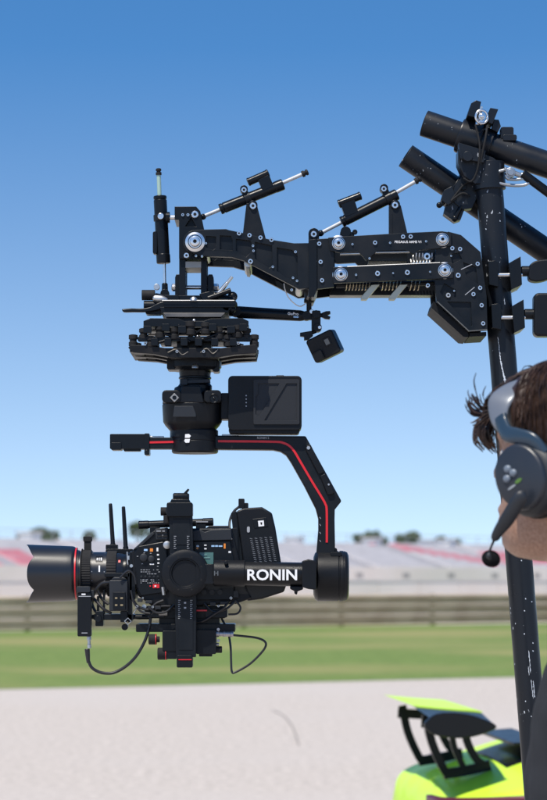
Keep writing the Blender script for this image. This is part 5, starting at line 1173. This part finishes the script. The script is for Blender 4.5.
# hair: under-layer cap + many locks
def hair_shell(u, q):
    f, l = head_pt(u, q); th_ = .020+.012*max(0, min(1, (u+.02)/.1))
    return f, l, th_
bm = bmesh.new(); rg = []; NH = 40
for k in range(26):
    rr_ = []
    for i in range(NH):
        q = 2*math.pi*i/NH; c = math.cos(q)
        lim = .062 if c > .55 else (.062-(.55-c)*.13 if c > -.1 else max(-.040, -.010-(-.1-c)*.035))   # hair line height by direction
        u = lim+(.104-lim)*(k/25); f, l = head_pt(u, q, .008+.006*math.sin(k*.12))
        e = (k/25)**3*.012
        rr_.append(bm.verts.new(H(f*1.0, l, u+e)))
    rg.append(rr_)
for a, b in zip(rg, rg[1:]):
    for i in range(NH): bm.faces.new((a[i], a[(i+1) % NH], b[(i+1) % NH], b[i]))
bm.faces.new(rg[-1]); bm.faces.new(rg[0][::-1])
rnd = random.Random(21)
def lock(pts, r0, r1=.0004, n=5):
    sm = catmull(pts, 3); rs = []; pe = None
    for i, c in enumerate(sm):
        d = (sm[min(i+1, len(sm)-1)]-sm[max(i-1, 0)]).normalized()
        e1 = d.orthogonal().normalized() if pe is None else (pe-d*pe.dot(d)).normalized(); pe = e1; e2 = d.cross(e1)
        t = i/(len(sm)-1); r = r0*(.55+.45*math.sin(math.pi*min(1, t*1.6))) if t < .5 else r0*(1-(t-.5)*2)+r1
        rs.append([bm.verts.new(c+(e1*math.cos(a)*1.5+e2*math.sin(a)*.7)*r) for a in (2*math.pi*k/n for k in range(n))])
    for p, q in zip(rs, rs[1:]):
        for k in range(n): bm.faces.new((p[k], p[(k+1) % n], q[(k+1) % n], q[k]))
def surf(q, v):    # v 0 crown .. 1 hair line ; returns point on the hair surface
    c = math.cos(q)
    lim = .055 if c > .5 else (.055-(.5-c)*.12 if c > -.1 else -.008-(-.1-c)*.035)
    u = .107-(.107-lim)*(v**1.35); f, l = head_pt(min(u, .106), q)
    return f, l, u
crown = Vector((-.045, 0, .118))
for _ in range(9000):
    q = rnd.uniform(0, 2*math.pi); v0 = rnd.uniform(.0, .55); ln = rnd.uniform(.3, .62); sw = .14+.10*math.sin(q*3)+rnd.uniform(-.06, .06)
    lift = rnd.uniform(.007, .021); pts = []
    for k in range(5):
        v = min(1.12, v0+ln*k/4); f, l, u = surf(q+sw*k/4, v)
        hgt = lift*(1+.10*math.sin(k*1.7+q*5)); dd = Vector((f, l, (u-.0)*1.0)).normalized()
        w_ = rnd.uniform(-.0010, .0010)
        p = Vector((f, l, u))+dd*hgt+Vector((w_, w_, 0)); pts.append(H(p.x, p.y, p.z))
    lc = [((p-HC).dot(FW), (p-HC).dot(LF), (p-HC).z) for p in pts]
    if any(a > .026 and b > .030 and c < .118 for a, b, c in lc): continue
    lock(pts, rnd.uniform(.0005, .0011))
# fringe curling over the forehead (local f, l, u)
for _ in range(300):
    l0 = rnd.uniform(-.06, .028); q = l0*11; b0 = Vector((.058-abs(l0)*.2, l0, .088+rnd.uniform(-.012, .01))); s2 = rnd.uniform(.45, .95)
    curl = rnd.uniform(0, 1)
    pts = [b0, b0+Vector((.034, .003, .004)), b0+Vector((.054+.006*s2, .004, -.024*s2)), b0+Vector((.052+.014*curl, .002, -.050*s2)), b0+Vector((.040+.030*curl, 0, -.066*s2))]
    lock([H(*p) for p in pts], rnd.uniform(.0003, .0007))
def pxl(u, v, dd=0.): return Vector(((u-273.5)*(HC.y+dd)/FPX, HC.y+dd, CAMZ+(580-v)*(HC.y+dd)/FPX))
for L2 in ([(497, 404), (487, 412), (478, 411), (471, 405), (470, 399)], [(498, 410), (486, 415), (476, 414), (470, 408), (469, 403)], [(494, 412), (483, 418), (477, 428), (477, 440), (484, 447)], [(497, 414), (486, 419), (480, 430), (481, 441), (488, 449)],
           [(500, 416), (490, 422), (484, 432), (487, 444), (493, 450)], [(498, 420), (491, 428), (489, 438), (492, 446), (496, 450)], [(492, 408), (483, 409), (478, 403), (476, 398), (475, 396)], [(499, 406), (489, 414), (480, 421), (476, 424), (474, 425)]):
    for r_ in range(11):
        j = [rnd.uniform(-3.0, 3.0) for _ in range(4)]; dd = .045+rnd.uniform(-.015, .015)
        lock([pxl(a+j[0]+j[2]*k*.25, b+j[1]+j[3]*k*.25, dd) for k, (a, b) in enumerate(L2)], rnd.uniform(.0003, .0008))
for L2 in ([(485, 406), (478, 398), (475, 388), (474, 380), (476, 373)], [(484, 404), (476, 402), (470, 398), (468, 393), (468, 390)], [(520, 374), (524, 367), (529, 366), (534, 367), (536, 370)], [(489, 410), (485, 402), (483, 395), (484, 390), (486, 386)]):
    lock([pxl(a, b, .03) for a, b in L2], .0005)
for v in bm.verts: pass
obj('hair', bm, HAIR, THP, bev=0, ang=180)

# headset ------------------------------------------------------------
HS = mat('headset_grey', (.018, .022, .030), .38, 0, .05, 30, .08, 900, spec=.5)
HSD = mat('headset_charcoal', (.013, .016, .021), .5, 0, .05, 30, .1, 900)
HBL = mat('headset_band_silver', (.17, .185, .21), .36, .3, .05, 30)
THS = thing('headset', 'grey single boom headset worn over dark hair with foam microphone', 'headset', H(0, .09, -.02)[:])
EC = Vector((-.004, .094, -.027))    # ear cup centre, local
def cup(prof, name, m, par, tilt=0., ex=(.0, .0), sx=1., sz=1., n=48, **k):
    bm = bmesh.new(); rg = []
    for d, r in prof:
        rg.append([bm.verts.new(H(EC.x+ex[0]+r*sx*math.cos(a)*math.cos(tilt)-r*sz*math.sin(a)*math.sin(tilt), EC.y+d, EC.z+ex[1]+r*sx*math.cos(a)*math.sin(tilt)+r*sz*math.sin(a)*math.cos(tilt))) for a in (2*math.pi*i/n for i in range(n))])
    for a, b in zip(rg, rg[1:]):
        for i in range(n): bm.faces.new((a[i], a[(i+1) % n], b[(i+1) % n], b[i]))
    bm.faces.new(rg[0][::-1]); bm.faces.new(rg[-1])
    for f in bm.faces: f.smooth = True
    return obj(name, bm, m, par, bev=0, ang=50)
cup([(-.022, .040), (-.02, .045), (-.010, .047), (-.004, .045), (-.002, .042)], 'ear_cushion', RUB, THS, 0, sx=.92, sz=1.05)
cp = cup([(-.003, .043), (.0, .046), (.008, .046), (.016, .043), (.021, .036), (.0225, .028), (.0228, .0)], 'ear_cup', HSD, THS, 0, sx=.92, sz=1.03)
fp = cup([(.016, .036), (.022, .0365), (.0262, .035), (.0275, .032), (.0278, .0)], 'face_plate', HS, THS, R(68), ex=(.006, .002), sx=1.16, sz=.98)
for a, b in ((.0215, .012), (.0135, .007), (.0225, .000)):
    cup([(.027, .0052), (.0300, .0048), (.0312, .003), (.0315, 0)], 'button', mat('pale_button', (.15, .18, .22), .4, .1), THS, 0, ex=(a, b), n=18)
cup([(.0276, .0046), (.0286, .0044), (.0287, 0)], 'green_mark', mat('dim_green', (.08, .17, .03), .5), THS, R(-30), ex=(.006, -.003), sx=1.2, sz=.55, n=18)
cup([(.0276, .0046), (.0284, .0044), (.0285, 0)], 'white_mark', mat('dull_print', (.25, .27, .29), .5), THS, R(-30), ex=(.0155, -.0105), sx=1.5, sz=.35, n=18)
def strap(pts, wv, th_, name, m, par):     # pts: (f,l,u, halfwidth)
    cen = catmull([Vector(p[:3]) for p in pts], 6); hw = catmull([Vector((p[3], 0, 0)) for p in pts], 6); bm = bmesh.new(); rg = []
    for i, c in enumerate(cen):
        d = (cen[min(i+1, len(cen)-1)]-cen[max(i-1, 0)]).normalized(); e = (Vector(wv)-d*Vector(wv).dot(d)).normalized(); nn = d.cross(e); w_ = hw[i].x
        q = [c+e*w_*math.cos(a)*(1 if 1 else 0)+nn*th_*(abs(math.sin(a))**.7)*(1 if math.sin(a) > 0 else -1) for a in (2*math.pi*k/16 for k in range(16))]
        rg.append([bm.verts.new(H(*p)) for p in q])
    for a, b in zip(rg, rg[1:]):
        for i in range(16): bm.faces.new((a[i], a[(i+1) % 16], b[(i+1) % 16], b[i]))
    bm.faces.new(rg[0][::-1]); bm.faces.new(rg[-1])
    for f in bm.faces: f.smooth = True
    return obj(name, bm, m, par, bev=0, ang=70)
strap([(.040, .096, .038, .010), (.048, .094, .052, .0125), (.050, .087, .074, .0175), (.044, .070, .088, .0170), (.034, .048, .099, .014), (.024, .02, .106, .013), (.022, -.02, .106, .013), (.032, -.05, .100, .014), (.042, -.075, .088, .014), (.044, -.092, .052, .0125)], (1, 0, .15), .0032, 'headband', HBL, THS)
strap([(-.028, .108, .004, .006), (-.012, .112, .020, .009), (.010, .112, .026, .010), (.028, .106, .030, .0105), (.040, .099, .042, .0105), (.045, .096, .052, .0105)], (-.4, 0, 1), .0042, 'yoke', BLU, THS)
cup([(.0, .012), (.004, .013), (.016, .013), (.020, .010), (.021, 0)], 'boom_pivot', HS, THS, 0, ex=(.006, -.014), n=28)
def PXH(u, v, dd): return Vector(((u-273.5)*(PD+dd)/FPX, PD+dd, CAMZ+(580-v)*(PD+dd)/FPX))
def rod(path, rad, name, m, par, flat=1.):
    bm = bmesh.new(); cen = catmull(path, 6); rr_ = catmull([Vector((r, 0, 0)) for r in rad], 6); pe = None; rg = []
    for i, c in enumerate(cen):
        d = (cen[min(i+1, len(cen)-1)]-cen[max(i-1, 0)]).normalized(); e = Vector((0, 1, 0)); e = (e-d*e.dot(d)).normalized(); s2 = d.cross(e)
        rg.append([bm.verts.new(c+(e*math.cos(a)*flat+s2*math.sin(a))*rr_[i].x) for a in (2*math.pi*k/20 for k in range(20))])
    for a, b in zip(rg, rg[1:]):
        for i in range(20): bm.faces.new((a[i], a[(i+1) % 20], b[(i+1) % 20], b[i]))
    bm.faces.new(rg[0][::-1]); bm.faces.new(rg[-1])
    for f in bm.faces: f.smooth = True
    return obj(name, bm, m, par, bev=0, ang=70)
U1 = PSC
boom = rod([PXH(525, 491, -.065), PXH(521.5, 495.5, -.067), PXH(514, 508, -.062), PXH(506, 521, -.055), PXH(498.5, 531.5, -.047), PXH(495, 538, -.043), PXH(493.6, 541, -.041)], [.001, 6.2*U1, 7.4*U1, 7.0*U1, 5.4*U1, 4.2*U1, 1.6*U1], 'boom_arm', HSD, THS, .55)
rod([PXH(495, 538, -.042), PXH(491.5, 546, -.038), PXH(489, 553, -.034)], [1.3*U1, 1.1*U1, 1.1*U1], 'boom_wire', RUB, THS)
bm = bmesh.new(); bmesh.ops.create_icosphere(bm, subdivisions=4, radius=1, matrix=Matrix.Translation(PXH(491, 558.8, -.03)) @ Matrix.Rotation(R(25), 4, 'Y') @ Matrix.Diagonal((9.6*U1, 7.5*U1, 8.4*U1, 1)))
for f in bm.faces: f.smooth = True
mic = obj('microphone_foam', bm, mat('mic_foam', (.008, .008, .009), .95, 0, .03, 60, 1.0, 500, spec=.1), THS, bev=0, ang=180)
rod([PXH(489.5, 552.5, -.062), PXH(488.6, 556, -.064), PXH(490.5, 559, -.063)], [1.2*U1, 2.4*U1, 1.4*U1], 'mic_clip', HSD, THS)
